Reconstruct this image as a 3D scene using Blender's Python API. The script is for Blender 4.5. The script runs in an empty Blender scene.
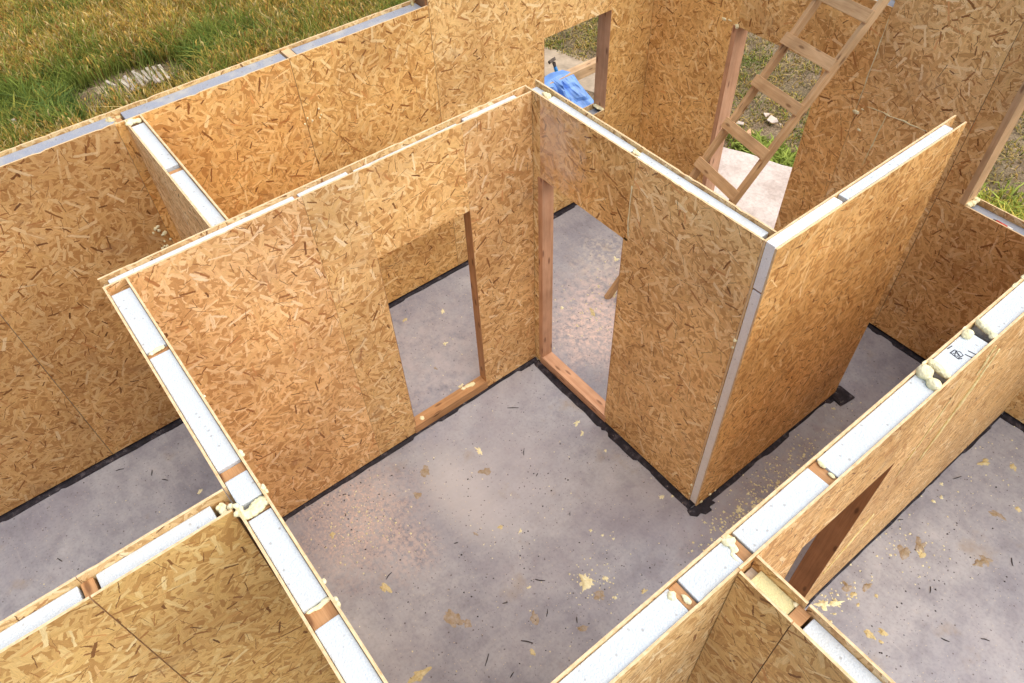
import bpy, bmesh, math, random
import numpy as np
from mathutils import Vector, Matrix, noise
rnd = random.Random(7)
npr = np.random.default_rng(11)
S = bpy.context.scene
C = S.collection
H = 2.5            # height of the wall panels
T = 0.0105         # thickness of one OSB sheet
GZ = -0.25         # ground outside the slab

# ------------------------------------------------------------------ camera
R = [[0.61690666, 0.78638843, -0.03192813], [0.5836751, -0.4843423, -0.65171766], [-0.52796737, 0.38341331, -0.75778934]]
cam = bpy.data.cameras.new('camera'); co = bpy.data.objects.new('camera', cam); C.objects.link(co)
cam.sensor_width = 36; cam.lens = 751.43 / 1024 * 36; cam.clip_end = 3000; cam.clip_start = 0.05
M = Matrix(((R[0][0], -R[1][0], -R[2][0], 3.1532), (R[0][1], -R[1][1], -R[2][1], -2.5281),
            (R[0][2], -R[1][2], -R[2][2], 4.9157), (0, 0, 0, 1)))
co.matrix_world = M
S.camera = co
S.render.resolution_x, S.render.resolution_y = 1024, 683
S.view_settings.view_transform = 'Standard'; S.view_settings.look = 'None'; S.view_settings.exposure = 0

# ------------------------------------------------------------------ light
EL, AZ = math.radians(61), (0.80, 0.45)
w = bpy.data.worlds.new("World"); S.world = w; w.use_nodes = True
nt = w.node_tree; bg = nt.nodes['Background']
sky = nt.nodes.new('ShaderNodeTexSky'); sky.sky_type = 'NISHITA'; sky.sun_disc = False
sky.sun_elevation = EL; sky.sun_rotation = math.atan2(AZ[0], AZ[1]); sky.dust_density = 1.5; sky.air_density = 1.0; sky.ozone_density = 1.0
nt.links.new(sky.outputs[0], bg.inputs[0]); bg.inputs[1].default_value = 0.15
sl = bpy.data.lights.new('sun', 'SUN'); so = bpy.data.objects.new('sun', sl); C.objects.link(so)
sl.energy = 4.7; sl.angle = math.radians(95); sl.color = (1.0, 0.895, 0.75)
so.rotation_euler = Vector((AZ[0] * math.cos(EL), AZ[1] * math.cos(EL), math.sin(EL))).to_track_quat('Z', 'Y').to_euler()
so.location = (8, 6, 12)
S.cycles.max_bounces = 8; S.cycles.diffuse_bounces = 4; S.cycles.use_adaptive_sampling = True; S.cycles.adaptive_threshold = 0.03; S.cycles.sample_clamp_indirect = 6

# ------------------------------------------------------------------ node helpers
class N:
    def __init__(s, name):
        s.m = bpy.data.materials.new(name); s.m.use_nodes = True; s.t = s.m.node_tree
        s.b = s.t.nodes['Principled BSDF']
    def n(s, typ, **k):
        nd = s.t.nodes.new('ShaderNode' + typ)
        for a, v in k.items(): setattr(nd, a, v)
        return nd
    def put(s, sock, v):
        if hasattr(v, 'is_output'): s.t.links.new(v, sock)
        elif v is not None: sock.default_value = v
    def math(s, op, a, b=None, c=None, clamp=False):
        nd = s.n('Math', operation=op); nd.use_clamp = clamp
        s.put(nd.inputs[0], a); s.put(nd.inputs[1], b); s.put(nd.inputs[2], c); return nd.outputs[0]
    def vmath(s, op, a, b=None):
        nd = s.n('VectorMath', operation=op); s.put(nd.inputs[0], a); s.put(nd.inputs[1], b); return nd.outputs[0]
    def mix(s, f, a, b, mode='MIX'):
        nd = s.n('Mix', data_type='RGBA', blend_type=mode); nd.clamp_factor = True
        s.put(nd.inputs[0], f); s.put(nd.inputs[6], a); s.put(nd.inputs[7], b); return nd.outputs[2]
    def ramp(s, f, stops, interp='LINEAR'):
        nd = s.n('ValToRGB'); cr = nd.color_ramp; cr.interpolation = interp
        while len(cr.elements) > 1: cr.elements.remove(cr.elements[-1])
        cr.elements[0].position = stops[0][0]; cr.elements[0].color = col(stops[0][1])
        for p, c_ in stops[1:]:
            e = cr.elements.new(p); e.color = col(c_)
        s.put(nd.inputs[0], f); return nd.outputs[0]
    def noise(s, vec, scale, detail=3, rough=0.55, dim='3D', dist=0.0):
        nd = s.n('TexNoise', noise_dimensions=dim); s.put(nd.inputs['Vector'], vec); nd.inputs['Scale'].default_value = scale
        nd.inputs['Detail'].default_value = detail; nd.inputs['Roughness'].default_value = rough; nd.inputs['Distortion'].default_value = dist
        return nd.outputs[0]
    def vor(s, vec, scale=1.0, dim='2D', feat='F1'):
        nd = s.n('TexVoronoi', voronoi_dimensions=dim, feature=feat); s.put(nd.inputs['Vector'], vec); nd.inputs['Scale'].default_value = scale
        return nd
    def uv(s): return s.n('UVMap').outputs[0]
    def obj(s): return s.n('TexCoord').outputs['Object']
    def gen(s): return s.n('NewGeometry').outputs['Position']
    def sep(s, v):
        nd = s.n('SeparateXYZ'); s.put(nd.inputs[0], v); return nd.outputs
    def mr(s, v, a, b, c=0.0, d=1.0):
        nd = s.n('MapRange'); nd.clamp = True
        s.put(nd.inputs[0], v)
        for i, x in enumerate((a, b, c, d)): nd.inputs[i + 1].default_value = x
        return nd.outputs[0]
    def bump(s, h, strength=0.3, dist=0.004):
        nd = s.n('Bump'); nd.inputs['Strength'].default_value = strength; nd.inputs['Distance'].default_value = dist
        s.put(nd.inputs['Height'], h); s.put(s.b.inputs['Normal'], nd.outputs[0])
    def out(s, color, rough=0.7, spec=0.3):
        s.put(s.b.inputs['Base Color'], color if hasattr(color, 'is_output') else col(color)); s.put(s.b.inputs['Roughness'], rough)
        s.b.inputs['Specular IOR Level'].default_value = spec; return s.m
def col(c): return (c[0], c[1], c[2], 1.0)

# ------------------------------------------------------------------ materials
def strand_group():
    """one layer of randomly turned wood strands; a strand that covers the point replaces the carried (along, across, tone)"""
    g = bpy.data.node_groups.new('strands', 'ShaderNodeTree')
    for nm, ty in (('Vec', 'NodeSocketVector'), ('State', 'NodeSocketVector'), ('HalfLength', 'NodeSocketFloat'), ('HalfWidth', 'NodeSocketFloat'), ('Keep', 'NodeSocketFloat'), ('ToneLow', 'NodeSocketFloat'), ('ToneSpan', 'NodeSocketFloat')):
        g.interface.new_socket(nm, in_out='INPUT', socket_type=ty)
    g.interface.new_socket('State', in_out='OUTPUT', socket_type='NodeSocketVector')
    k = N.__new__(N); k.t = g
    gi = g.nodes.new('NodeGroupInput'); go = g.nodes.new('NodeGroupOutput')
    v = k.vor(gi.outputs[0])
    d = k.vmath('SUBTRACT', gi.outputs[0], v.outputs['Position'])
    rgb = k.n('SeparateColor'); g.links.new(v.outputs['Color'], rgb.inputs[0])
    ang = k.math('MULTIPLY', rgb.outputs[0], 6.2832)
    vr = k.n('VectorRotate', rotation_type='Z_AXIS'); g.links.new(d, vr.inputs['Vector']); g.links.new(ang, vr.inputs['Angle'])
    q = k.sep(vr.outputs[0])
    au = k.math('ABSOLUTE', q[0])
    # tapering strand with one slanted end
    av = k.math('ABSOLUTE', k.math('MULTIPLY_ADD', q[0], k.math('MULTIPLY_ADD', rgb.outputs[1], 0.22, -0.11), q[1]))
    hw = k.math('MULTIPLY', gi.outputs[3], k.math('MULTIPLY_ADD', rgb.outputs[1], 1.2, 0.25))
    hl = k.math('MULTIPLY', gi.outputs[2], k.math('MULTIPLY_ADD', rgb.outputs[2], 0.6, 0.6))
    au = k.math('MULTIPLY_ADD', q[1], k.math('MULTIPLY_ADD', rgb.outputs[2], 1.6, -0.8), au)
    keep = k.math('LESS_THAN', k.math('FRACT', k.math('MULTIPLY', rgb.outputs[0], 7.31)), gi.outputs[4])
    m = k.math('MULTIPLY', k.math('MULTIPLY', k.math('LESS_THAN', au, hl), k.math('LESS_THAN', av, hw)), keep)
    tone = k.math('MULTIPLY_ADD', k.math('FRACT', k.math('MULTIPLY', rgb.outputs[2], 5.77)), gi.outputs[6], gi.outputs[5])
    cv = k.n('CombineXYZ'); k.put(cv.inputs[0], q[0]); k.put(cv.inputs[1], q[1]); k.put(cv.inputs[2], tone)
    mx = k.n('Mix', data_type='VECTOR'); k.put(mx.inputs[0], m); k.put(mx.inputs[4], gi.outputs[1]); k.put(mx.inputs[5], cv.outputs[0])
    g.links.new(mx.outputs[1], go.inputs[0])
    return g
SG = strand_group()

def osb(name, tint=(1, 1, 1), layers=9, haze=None, seed=0, stain=0.25):
    r_ = random.Random(seed + 3)
    k = N(name); uv = k.uv()
    wn = k.n('TexNoise', noise_dimensions='2D'); k.put(wn.inputs['Vector'], uv); wn.inputs['Scale'].default_value = 34; wn.inputs['Detail'].default_value = 3; wn.inputs['Roughness'].default_value = 0.65
    warp = k.vmath('MULTIPLY', k.vmath('SUBTRACT', wn.outputs[1], (0.5, 0.5, 0.5)), (0.013, 0.013, 0))
    wuv = k.vmath('ADD', uv, warp)
    st = k.n('CombineXYZ'); k.put(st.inputs[0], k.math('MULTIPLY', wn.outputs[0], 3.0)); k.put(st.inputs[1], k.math('MULTIPLY', wn.outputs[0], 2.0)); st.inputs[2].default_value = 0.03
    st = st.outputs[0]
    def layer(st, scale, hl, hw, keep, lo, span):
        chain = k.n('VectorMath', operation='MULTIPLY_ADD'); k.put(chain.inputs[0], st); chain.inputs[1].default_value = (2e-5, 2e-5, 0); k.put(chain.inputs[2], wuv)
        mp = k.n('Mapping'); k.put(mp.inputs[0], chain.outputs[0])
        mp.inputs['Rotation'].default_value[2] = r_.uniform(0, 6.28); mp.inputs['Location'].default_value = (r_.uniform(-9, 9), r_.uniform(-9, 9), 0)
        mp.inputs['Scale'].default_value = (scale, scale, 1)
        g = k.n('Group'); g.node_tree = SG; k.t.links.new(mp.outputs[0], g.inputs[0]); k.put(g.inputs[1], st)
        for i, v in enumerate((hl, hw, keep, lo, span)): g.inputs[2 + i].default_value = v
        return g.outputs[0]
    for i in range(layers): st = layer(st, r_.uniform(8.0, 14.5), 0.70, 0.105, 1.0, 0.02, 0.58)
    st = layer(st, 14.5, 0.38, 0.062, 0.28, 0.64, 0.13)     # small dark chips
    st = layer(st, 8.5, 0.45, 0.045, 0.36, 0.68, 0.18)      # larger reddish ones
    st = layer(st, 9.5, 0.62, 0.075, 0.20, 0.86, 0.14)      # long pale ones
    st = layer(st, 12, 0.60, 0.015, 0.60, 0.63, 0.06)      # dark cracks between strands
    q = k.sep(st)
    c = k.ramp(q[2], [(0.0, (0.45, 0.24, 0.085)), (0.10, (0.60, 0.36, 0.15)), (0.20, (0.70, 0.46, 0.20)), (0.32, (0.75, 0.51, 0.245)), (0.42, (0.66, 0.405, 0.175)), (0.52, (0.77, 0.55, 0.285)), (0.61, (0.80, 0.595, 0.335)),
                      (0.625, (0.13, 0.052, 0.018)), (0.70, (0.25, 0.11, 0.036)), (0.77, (0.46, 0.22, 0.08)), (0.84, (0.66, 0.35, 0.145)), (0.86, (0.79, 0.58, 0.32)), (1.0, (0.84, 0.67, 0.43))])
    fb = k.n('CombineXYZ'); k.put(fb.inputs[0], k.math('MULTIPLY', q[0], 2.6)); k.put(fb.inputs[1], k.math('MULTIPLY', q[1], 30.0)); k.put(fb.inputs[2], k.math('MULTIPLY', q[2], 90.0))
    gr = k.noise(fb.outputs[0], 1.0, 2, 0.65)
    c = k.mix(1.0, c, k.ramp(gr, [(0.25, (0.72, 0.67, 0.62)), (0.5, (1, 1, 1)), (0.75, (1.13, 1.14, 1.16))]), 'MULTIPLY')
    # broad uneven tone, grey handling marks
    bn = k.noise(uv, 1.7, 3, 0.5, '2D')
    c = k.mix(1.0, c, k.ramp(bn, [(0.25, (0.82, 0.78, 0.74)), (0.5, (1, 1, 1)), (0.75, (1.08, 1.07, 1.04))]), 'MULTIPLY')
    gs = k.noise(uv, 3.1, 4, 0.7, '2D')
    c = k.mix(k.mr(gs, 0.60, 0.78, 0.0, stain), c, (0.34, 0.28, 0.22, 1))
    oi = k.n('ObjectInfo')
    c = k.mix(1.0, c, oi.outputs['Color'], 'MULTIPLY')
    c = k.mix(1.0, c, col([t_ * f_ for t_, f_ in zip(tint, (1.06, 1.11, 1.15))]), 'MULTIPLY')
    if haze:
        (hx, hz, rad, hc, amt) = haze
        pos = k.gen(); d = k.vmath('SUBTRACT', pos, (hx, 0, hz)); p3 = k.sep(d)
        rr = k.math('SQRT', k.math('ADD', k.math('POWER', p3[0], 2.0), k.math('MULTIPLY', k.math('POWER', p3[2], 2.0), 0.35)))
        rr = k.math('ADD', rr, k.math('MULTIPLY_ADD', k.noise(uv, 9, 4, 0.7, '2D'), 0.6, -0.3))
        c = k.mix(k.mr(rr, rad, rad * 0.2, 0.0, amt), c, col(hc))
    k.bump(k.noise(uv, 60, 2, 0.6, '2D'), 0.25, 0.003)
    return k.out(c, 0.6, 0.35)

def osb_edge():
    k = N('osb_cut_edge'); uv = k.uv()
    st = k.vmath('MULTIPLY', uv, (14, 160, 1))
    a = k.noise(st, 1.0, 4, 0.7, '2D'); b = k.noise(uv, 45, 2, 0.5, '2D')
    c = k.ramp(k.math('MULTIPLY_ADD', a, 0.6, k.math('MULTIPLY', b, 0.4)), [(0.25, (0.46, 0.28, 0.12)), (0.42, (0.68, 0.48, 0.26)), (0.65, (0.80, 0.63, 0.40))])
    k.bump(a, 0.5, 0.002)
    return k.out(c, 0.75, 0.25)

def wood(name, a, b, scale=1.0, rough=0.6):
    """sawn timber: the grain runs along U"""
    k = N(name); uv = k.uv()
    oi = k.n('ObjectInfo'); off = k.n('CombineXYZ'); k.put(off.inputs[0], k.math('MULTIPLY', oi.outputs['Random'], 31.0)); k.put(off.inputs[1], k.math('MULTIPLY', oi.outputs['Random'], 17.0))
    p = k.vmath('ADD', uv, off.outputs[0])
    g = k.noise(k.vmath('MULTIPLY', p, (1.6 * scale, 34 * scale, 1)), 1.0, 4, 0.6, '2D', 0.6)
    f = k.noise(k.vmath('MULTIPLY', p, (9, 240, 1)), 1.0, 2, 0.5, '2D')
    kn = k.vor(k.vmath('MULTIPLY', p, (2.6, 9.0, 1)))
    c = k.ramp(k.math('MULTIPLY_ADD', f, 0.35, k.math('MULTIPLY', g, 0.65)), [(0.3, a), (0.7, b)])
    c = k.mix(k.mr(kn.outputs['Distance'], 0.11, 0.05, 0.0, 0.75), c, (a[0] * 0.35, a[1] * 0.28, a[2] * 0.25, 1))
    bn = k.noise(p, 4, 3, 0.5, '2D')
    c = k.mix(1.0, c, k.ramp(bn, [(0.3, (0.8, 0.78, 0.76)), (0.65, (1.05, 1.05, 1.05))]), 'MULTIPLY')
    c = k.mix(1.0, c, oi.outputs['Color'], 'MULTIPLY')
    k.bump(f, 0.3, 0.001)
    return k.out(c, rough, 0.3)

def foam(name, base=(0.61, 0.675, 0.73), dirt=0.5):
    k = N(name); p = k.gen()
    v = k.vor(p, 170, '3D'); n1 = k.noise(p, 9, 4, 0.6); n2 = k.noise(p, 60, 2, 0.5)
    c = k.mix(k.mr(v.outputs['Distance'], 0.35, 0.75, 0.0, 0.30), col(base), col([x * 0.72 for x in base]))
    c = k.mix(k.mr(n1, 0.50, 0.72, 0.0, dirt * 0.6), c, (0.55, 0.53, 0.46, 1))
    sp = k.vor(p, 34, '3D'); spc = k.n('SeparateColor'); k.t.links.new(sp.outputs['Color'], spc.inputs[0])
    dot = k.math('MULTIPLY', k.mr(sp.outputs['Distance'], 0.22, 0.12), k.math('LESS_THAN', spc.outputs[0], 0.34))
    c = k.mix(k.math('MULTIPLY', dot, dirt), c, (0.25, 0.22, 0.19, 1))
    h = k.math('MULTIPLY_ADD', n2, 0.5, k.math('MULTIPLY', v.outputs['Distance'], -0.6))
    k.bump(k.math('MULTIPLY_ADD', n1, 1.2, h), 0.6, 0.006)
    m = k.out(c, 0.6, 0.25); k.b.inputs['Subsurface Weight'].default_value = 0.0
    return m

def gun_foam(name, a=(0.80, 0.73, 0.41), b=(0.91, 0.86, 0.60)):
    k = N(name); p = k.gen(); n1 = k.noise(p, 25, 4, 0.6); n2 = k.noise(p, 160, 2, 0.5)
    c = k.ramp(n1, [(0.3, a), (0.65, b)])
    v = k.vor(p, 95, '3D'); c = k.mix(k.mr(v.outputs['Distance'], 0.5, 0.8, 0.0, 0.2), c, col([x * 0.7 for x in a]))
    k.bump(k.math('ADD', n1, k.math('MULTIPLY_ADD', n2, 0.5, k.math('MULTIPLY', v.outputs['Distance'], -0.7))), 0.7, 0.006)
    return k.out(c, 0.55, 0.3)

def plain(name, c, rough=0.6, spec=0.3, var=0.25, scale=20, bump=0.2, metal=0.0):
    k = N(name); p = k.gen(); n1 = k.noise(p, scale, 4, 0.6)
    cc = k.ramp(n1, [(0.3, [x * (1 - var) for x in c]), (0.7, [min(1, x * (1 + var)) for x in c])])
    if bump: k.bump(n1, bump, 0.004)
    k.b.inputs['Metallic'].default_value = metal
    return k.out(cc, rough, spec)

def membrane():
    k = N('bitumen_membrane'); p = k.gen(); n1 = k.noise(p, 18, 4, 0.65); n2 = k.noise(p, 120, 2, 0.6)
    c = k.ramp(n1, [(0.32, (0.010, 0.009, 0.013)), (0.55, (0.026, 0.022, 0.031)), (0.72, (0.10, 0.088, 0.10))])
    sp = k.vor(p, 40, '3D')
    c = k.mix(k.math('MULTIPLY', k.mr(sp.outputs['Distance'], 0.14, 0.08), k.math('GREATER_THAN', n1, 0.55)), c, (0.45, 0.40, 0.33, 1))
    k.bump(k.math('ADD', n1, k.math('MULTIPLY', n2, 0.4)), 0.6, 0.012)
    return k.out(c, 0.6, 0.25)

def concrete_floor():
    k = N('slab_concrete'); p = k.gen()
    n1 = k.noise(p, 1.1, 5, 0.6); n2 = k.noise(p, 5.5, 5, 0.65); n3 = k.noise(p, 48, 3, 0.6); n4 = k.noise(p, 170, 2, 0.6)
    c = k.ramp(n1, [(0.32, (0.272, 0.275, 0.328)), (0.5, (0.345, 0.350, 0.395)), (0.68, (0.435, 0.44, 0.475))])
    c = k.mix(1.0, c, k.ramp(n2, [(0.3, (0.76, 0.75, 0.77)), (0.52, (1, 1, 1)), (0.75, (1.16, 1.15, 1.12))]), 'MULTIPLY')
    c = k.mix(1.0, c, k.ramp(n3, [(0.28, (0.86, 0.85, 0.85)), (0.5, (1, 1, 1)), (0.75, (1.05, 1.05, 1.05))]), 'MULTIPLY')
    # scuffs drawn over the trowelled surface
    rt = k.n('Mapping'); k.put(rt.inputs[0], p); rt.inputs['Rotation'].default_value[2] = 0.5; rt.inputs['Scale'].default_value = (1.2, 26, 1)
    sc = k.noise(rt.outputs[0], 1.0, 4, 0.7)
    c = k.mix(k.mr(sc, 0.62, 0.74, 0.0, 0.28), c, (0.62, 0.58, 0.58, 1))
    def blotch(c, x, y, r, colr, amt, grain, lo=0.42, hi=0.56, sx=1.0, sy=1.0, scale=30):
        d = k.vmath('MULTIPLY', k.vmath('SUBTRACT', p, (x, y, 0)), (sx, sy, 0))
        ln = k.n('VectorMath', operation='LENGTH'); k.put(ln.inputs[0], d)
        rr = k.math('ADD', ln.outputs['Value'], k.math('MULTIPLY_ADD', n2, 0.9 * r, -0.45 * r))
        f = k.mr(rr, r, r * 0.35)
        if grain:
            gv = k.noise(p, scale, 3, 0.7); f = k.math('MULTIPLY', f, k.mr(gv, lo, hi))
        return k.mix(k.math('MULTIPLY', f, amt), c, col(colr))
    # sawdust and sandy dust lying where the photograph shows it
    c = blotch(c, 0.36, -1.95, 0.62, (0.58, 0.46, 0.42), 0.6, True, 0.40, 0.60)
    c = blotch(c, 0.30, -1.98, 0.45, (0.74, 0.56, 0.47), 0.7, True, 0.52, 0.60, scale=52)
    c = blotch(c, 0.80, -1.78, 0.28, (0.60, 0.49, 0.46), 0.45, True, 0.42, 0.6, 1, 1)
    c = blotch(c, 0.62, -1.25, 0.42, (0.54, 0.53, 0.54), 0.5, False, sx=0.7, sy=1.6)
    c = blotch(c, 0.75, -0.95, 0.6, (0.52, 0.50, 0.53), 0.4, False)
    c = blotch(c, 0.05, 0.95, 0.75, (0.74, 0.60, 0.56), 0.75, True, 0.36, 0.62, sx=1.0, sy=0.75, scale=16)
    c = blotch(c, 0.10, 0.62, 0.5, (0.82, 0.64, 0.57), 0.7, True, 0.45, 0.62, scale=24)
    c = blotch(c, -0.45, 1.35, 0.5, (0.72, 0.66, 0.57), 0.55, True, 0.45, 0.62, scale=20)
    c = blotch(c, -0.6, -0.75, 0.9, (0.58, 0.53, 0.54), 0.45, True, 0.35, 0.6, scale=10)
    c = blotch(c, 2.20, 0.55, 0.75, (0.33, 0.27, 0.26), 0.55, True, 0.36, 0.55, sx=1.3, sy=0.6, scale=12)
    c = blotch(c, 2.15, 0.60, 0.55, (0.60, 0.50, 0.32), 0.6, True, 0.57, 0.63, sx=1.4, sy=0.7, scale=40)
    # dark specks, pale specks
    for sca, rad, prob, cc in ((13, 0.075, 0.22, (0.09, 0.07, 0.075)), (34, 0.12, 0.16, (0.14, 0.12, 0.125)), (26, 0.09, 0.16, (0.62, 0.54, 0.40))):
        v = k.vor(k.vmath('ADD', p, (sca * 0.37, 0, 0)), sca, '2D'); q = k.n('SeparateColor'); k.t.links.new(v.outputs['Color'], q.inputs[0])
        dd = k.math('ADD', v.outputs['Distance'], k.math('MULTIPLY_ADD', n3, 0.12, -0.06))
        f = k.math('MULTIPLY', k.mr(dd, rad, rad * 0.6), k.math('LESS_THAN', q.outputs[0], prob))
        c = k.mix(k.math('MULTIPLY', f, 0.8), c, col(cc))
    tw = k.n('TexWave', wave_type='RINGS', rings_direction='Z'); k.put(tw.inputs['Vector'], k.vmath('ADD', p, (1.4, 0.9, 0))); tw.inputs['Scale'].default_value = 3.2; tw.inputs['Distortion'].default_value = 9; tw.inputs['Detail'].default_value = 3; tw.inputs['Detail Scale'].default_value = 0.7
    c = k.mix(k.math('MULTIPLY', k.mr(tw.outputs['Fac'], 0.80, 1.0), 0.045), c, (0.66, 0.63, 0.62, 1))
    dk = k.noise(p, 0.9, 3, 0.55); c = k.mix(k.mr(dk, 0.52, 0.66, 0.0, 0.30), c, (0.33, 0.30, 0.34, 1))
    # glue-brown stains
    st = k.noise(p, 2.6, 5, 0.62); c = k.mix(k.mr(st, 0.61, 0.72, 0.0, 0.5), c, (0.34, 0.28, 0.21, 1))
    k.bump(k.math('ADD', n3, k.math('MULTIPLY', n4, 0.6)), 0.35, 0.004)
    return k.out(c, k.mr(n2, 0.3, 0.7, 0.72, 0.9), 0.25)

def soil():
    k = N('soil'); p = k.gen(); n1 = k.noise(p, 0.5, 5, 0.6); n2 = k.noise(p, 4, 6, 0.7); n3 = k.noise(p, 32, 4, 0.7)
    c = k.ramp(n2, [(0.3, (0.13, 0.10, 0.066)), (0.5, (0.26, 0.20, 0.135)), (0.7, (0.42, 0.34, 0.235))])
    c = k.mix(k.mr(n1, 0.45, 0.6, 0.0, 0.5), c, (0.085, 0.082, 0.030, 1))
    c = k.mix(1.0, c, k.ramp(n3, [(0.3, (0.55, 0.55, 0.55)), (0.7, (1.35, 1.3, 1.25))]), 'MULTIPLY')
    k.bump(k.math('ADD', n2, n3), 0.8, 0.03)
    return k.out(c, 0.95, 0.1)

def pale_slab():
    k = N('pale_slab'); p = k.gen(); n1 = k.noise(p, 3, 5, 0.65); n2 = k.noise(p, 30, 4, 0.7)
    c = k.ramp(n1, [(0.3, (0.50, 0.42, 0.38)), (0.5, (0.66, 0.59, 0.55)), (0.7, (0.74, 0.68, 0.64))])
    c = k.mix(1.0, c, k.ramp(n2, [(0.3, (0.82, 0.80, 0.78)), (0.6, (1.04, 1.04, 1.04))]), 'MULTIPLY')
    k.bump(n2, 0.4, 0.01)
    return k.out(c, 0.8, 0.2)

def blades(name):
    k = N(name); at = k.n('VertexColor', layer_name='tint')
    k.b.inputs['Subsurface Weight'].default_value = 0
    m = k.out(at.outputs[0], 0.6, 0.2)
    # thin leaves let some light through
    tr = k.n('BsdfTranslucent'); k.t.links.new(at.outputs[0], tr.inputs[0])
    mx = k.n('MixShader'); mx.inputs[0].default_value = 0.35
    out = [n for n in k.t.nodes if n.type == 'OUTPUT_MATERIAL'][0]
    k.t.links.new(k.b.outputs[0], mx.inputs[1]); k.t.links.new(tr.outputs[0], mx.inputs[2]); k.t.links.new(mx.outputs[0], out.inputs[0])
    return m

MAT = dict(
    osb=osb('strand_board', seed=0), osb_b=osb('strand_board_coarse', seed=21),
    osb_haze=osb('strand_board_overspray', seed=40, tint=(1.0, 0.93, 0.80), haze=(0.20, 2.25, 0.30, (0.80, 0.66, 0.56), 0.5)),
    edge=osb_edge(), timber=wood('sawn_pine', (0.36, 0.18, 0.075), (0.56, 0.32, 0.15)), timber_pink=wood('reddish_timber', (0.55, 0.29, 0.165), (0.71, 0.44, 0.28)),
    timber_pale=wood('pale_pine', (0.58, 0.36, 0.19), (0.76, 0.54, 0.32)), timber_dark=wood('dark_timber', (0.24, 0.115, 0.05), (0.38, 0.19, 0.085)),
    ladder=wood('ladder_timber', (0.48, 0.29, 0.14), (0.70, 0.49, 0.28), 1.0, 0.65), grey_wood=wood('weathered_wood', (0.40, 0.34, 0.28), (0.62, 0.56, 0.48)),
    foam=foam('polystyrene'), foam_lit=foam('lit_polystyrene', (0.90, 0.90, 0.90), 0.3), foam_grey=foam('bluegrey_polystyrene', (0.33, 0.36, 0.43), 0.9), foam_yellow=foam('yellowed_foam', (0.72, 0.66, 0.36), 0.3),  # end foam of E has light painted in; trough foam only a darker blue-grey
    gun=gun_foam('expanding_foam'), bead=gun_foam('smeared_foam', (0.80, 0.64, 0.26), (0.90, 0.79, 0.44)), gun_old=gun_foam('aged_foam', (0.50, 0.40, 0.18), (0.70, 0.61, 0.36)), gun_brown=gun_foam('trodden_foam', (0.30, 0.215, 0.105), (0.42, 0.37, 0.33)),
    membrane=membrane(), slab=concrete_floor(), soil=soil(), pale=pale_slab(), blades=blades('grass_blades'),
    ink=plain('marker_ink', (0.02, 0.02, 0.035), 0.5, 0.3, 0.1, 20, 0), tarp=plain('blue_tarpaulin', (0.19, 0.37, 0.80), 0.36, 0.5, 0.22, 7, 0.3),
    blue=plain('blue_plastic', (0.02, 0.22, 0.55), 0.4, 0.5, 0.1, 30, 0), steel=plain('dull_steel', (0.14, 0.11, 0.09), 0.5, 0.5, 0.3, 40, 0.1, 0.5),
    red=plain('red_plastic', (0.60, 0.045, 0.02), 0.35, 0.5, 0.1, 30, 0), white=plain('white_plastic', (0.75, 0.74, 0.72), 0.5, 0.3, 0.1, 30, 0),
    paper=plain('paper_scrap', (0.62, 0.53, 0.46), 0.7, 0.2, 0.12, 12, 0.1), splinter=plain('dark_splinter', (0.035, 0.028, 0.028), 0.6, 0.3, 0.3, 40, 0))

def gp(px, py, z):
    r = Vector(((px - 512) / 751.43, (py - 341.5) / 751.43, 1)); d = Vector([sum(R[k][i] * r[k] for k in range(3)) for i in range(3)])
    t = (z - 4.9157) / d.z; return Vector((3.1532 + d.x * t, -2.5281 + d.y * t, z))
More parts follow.
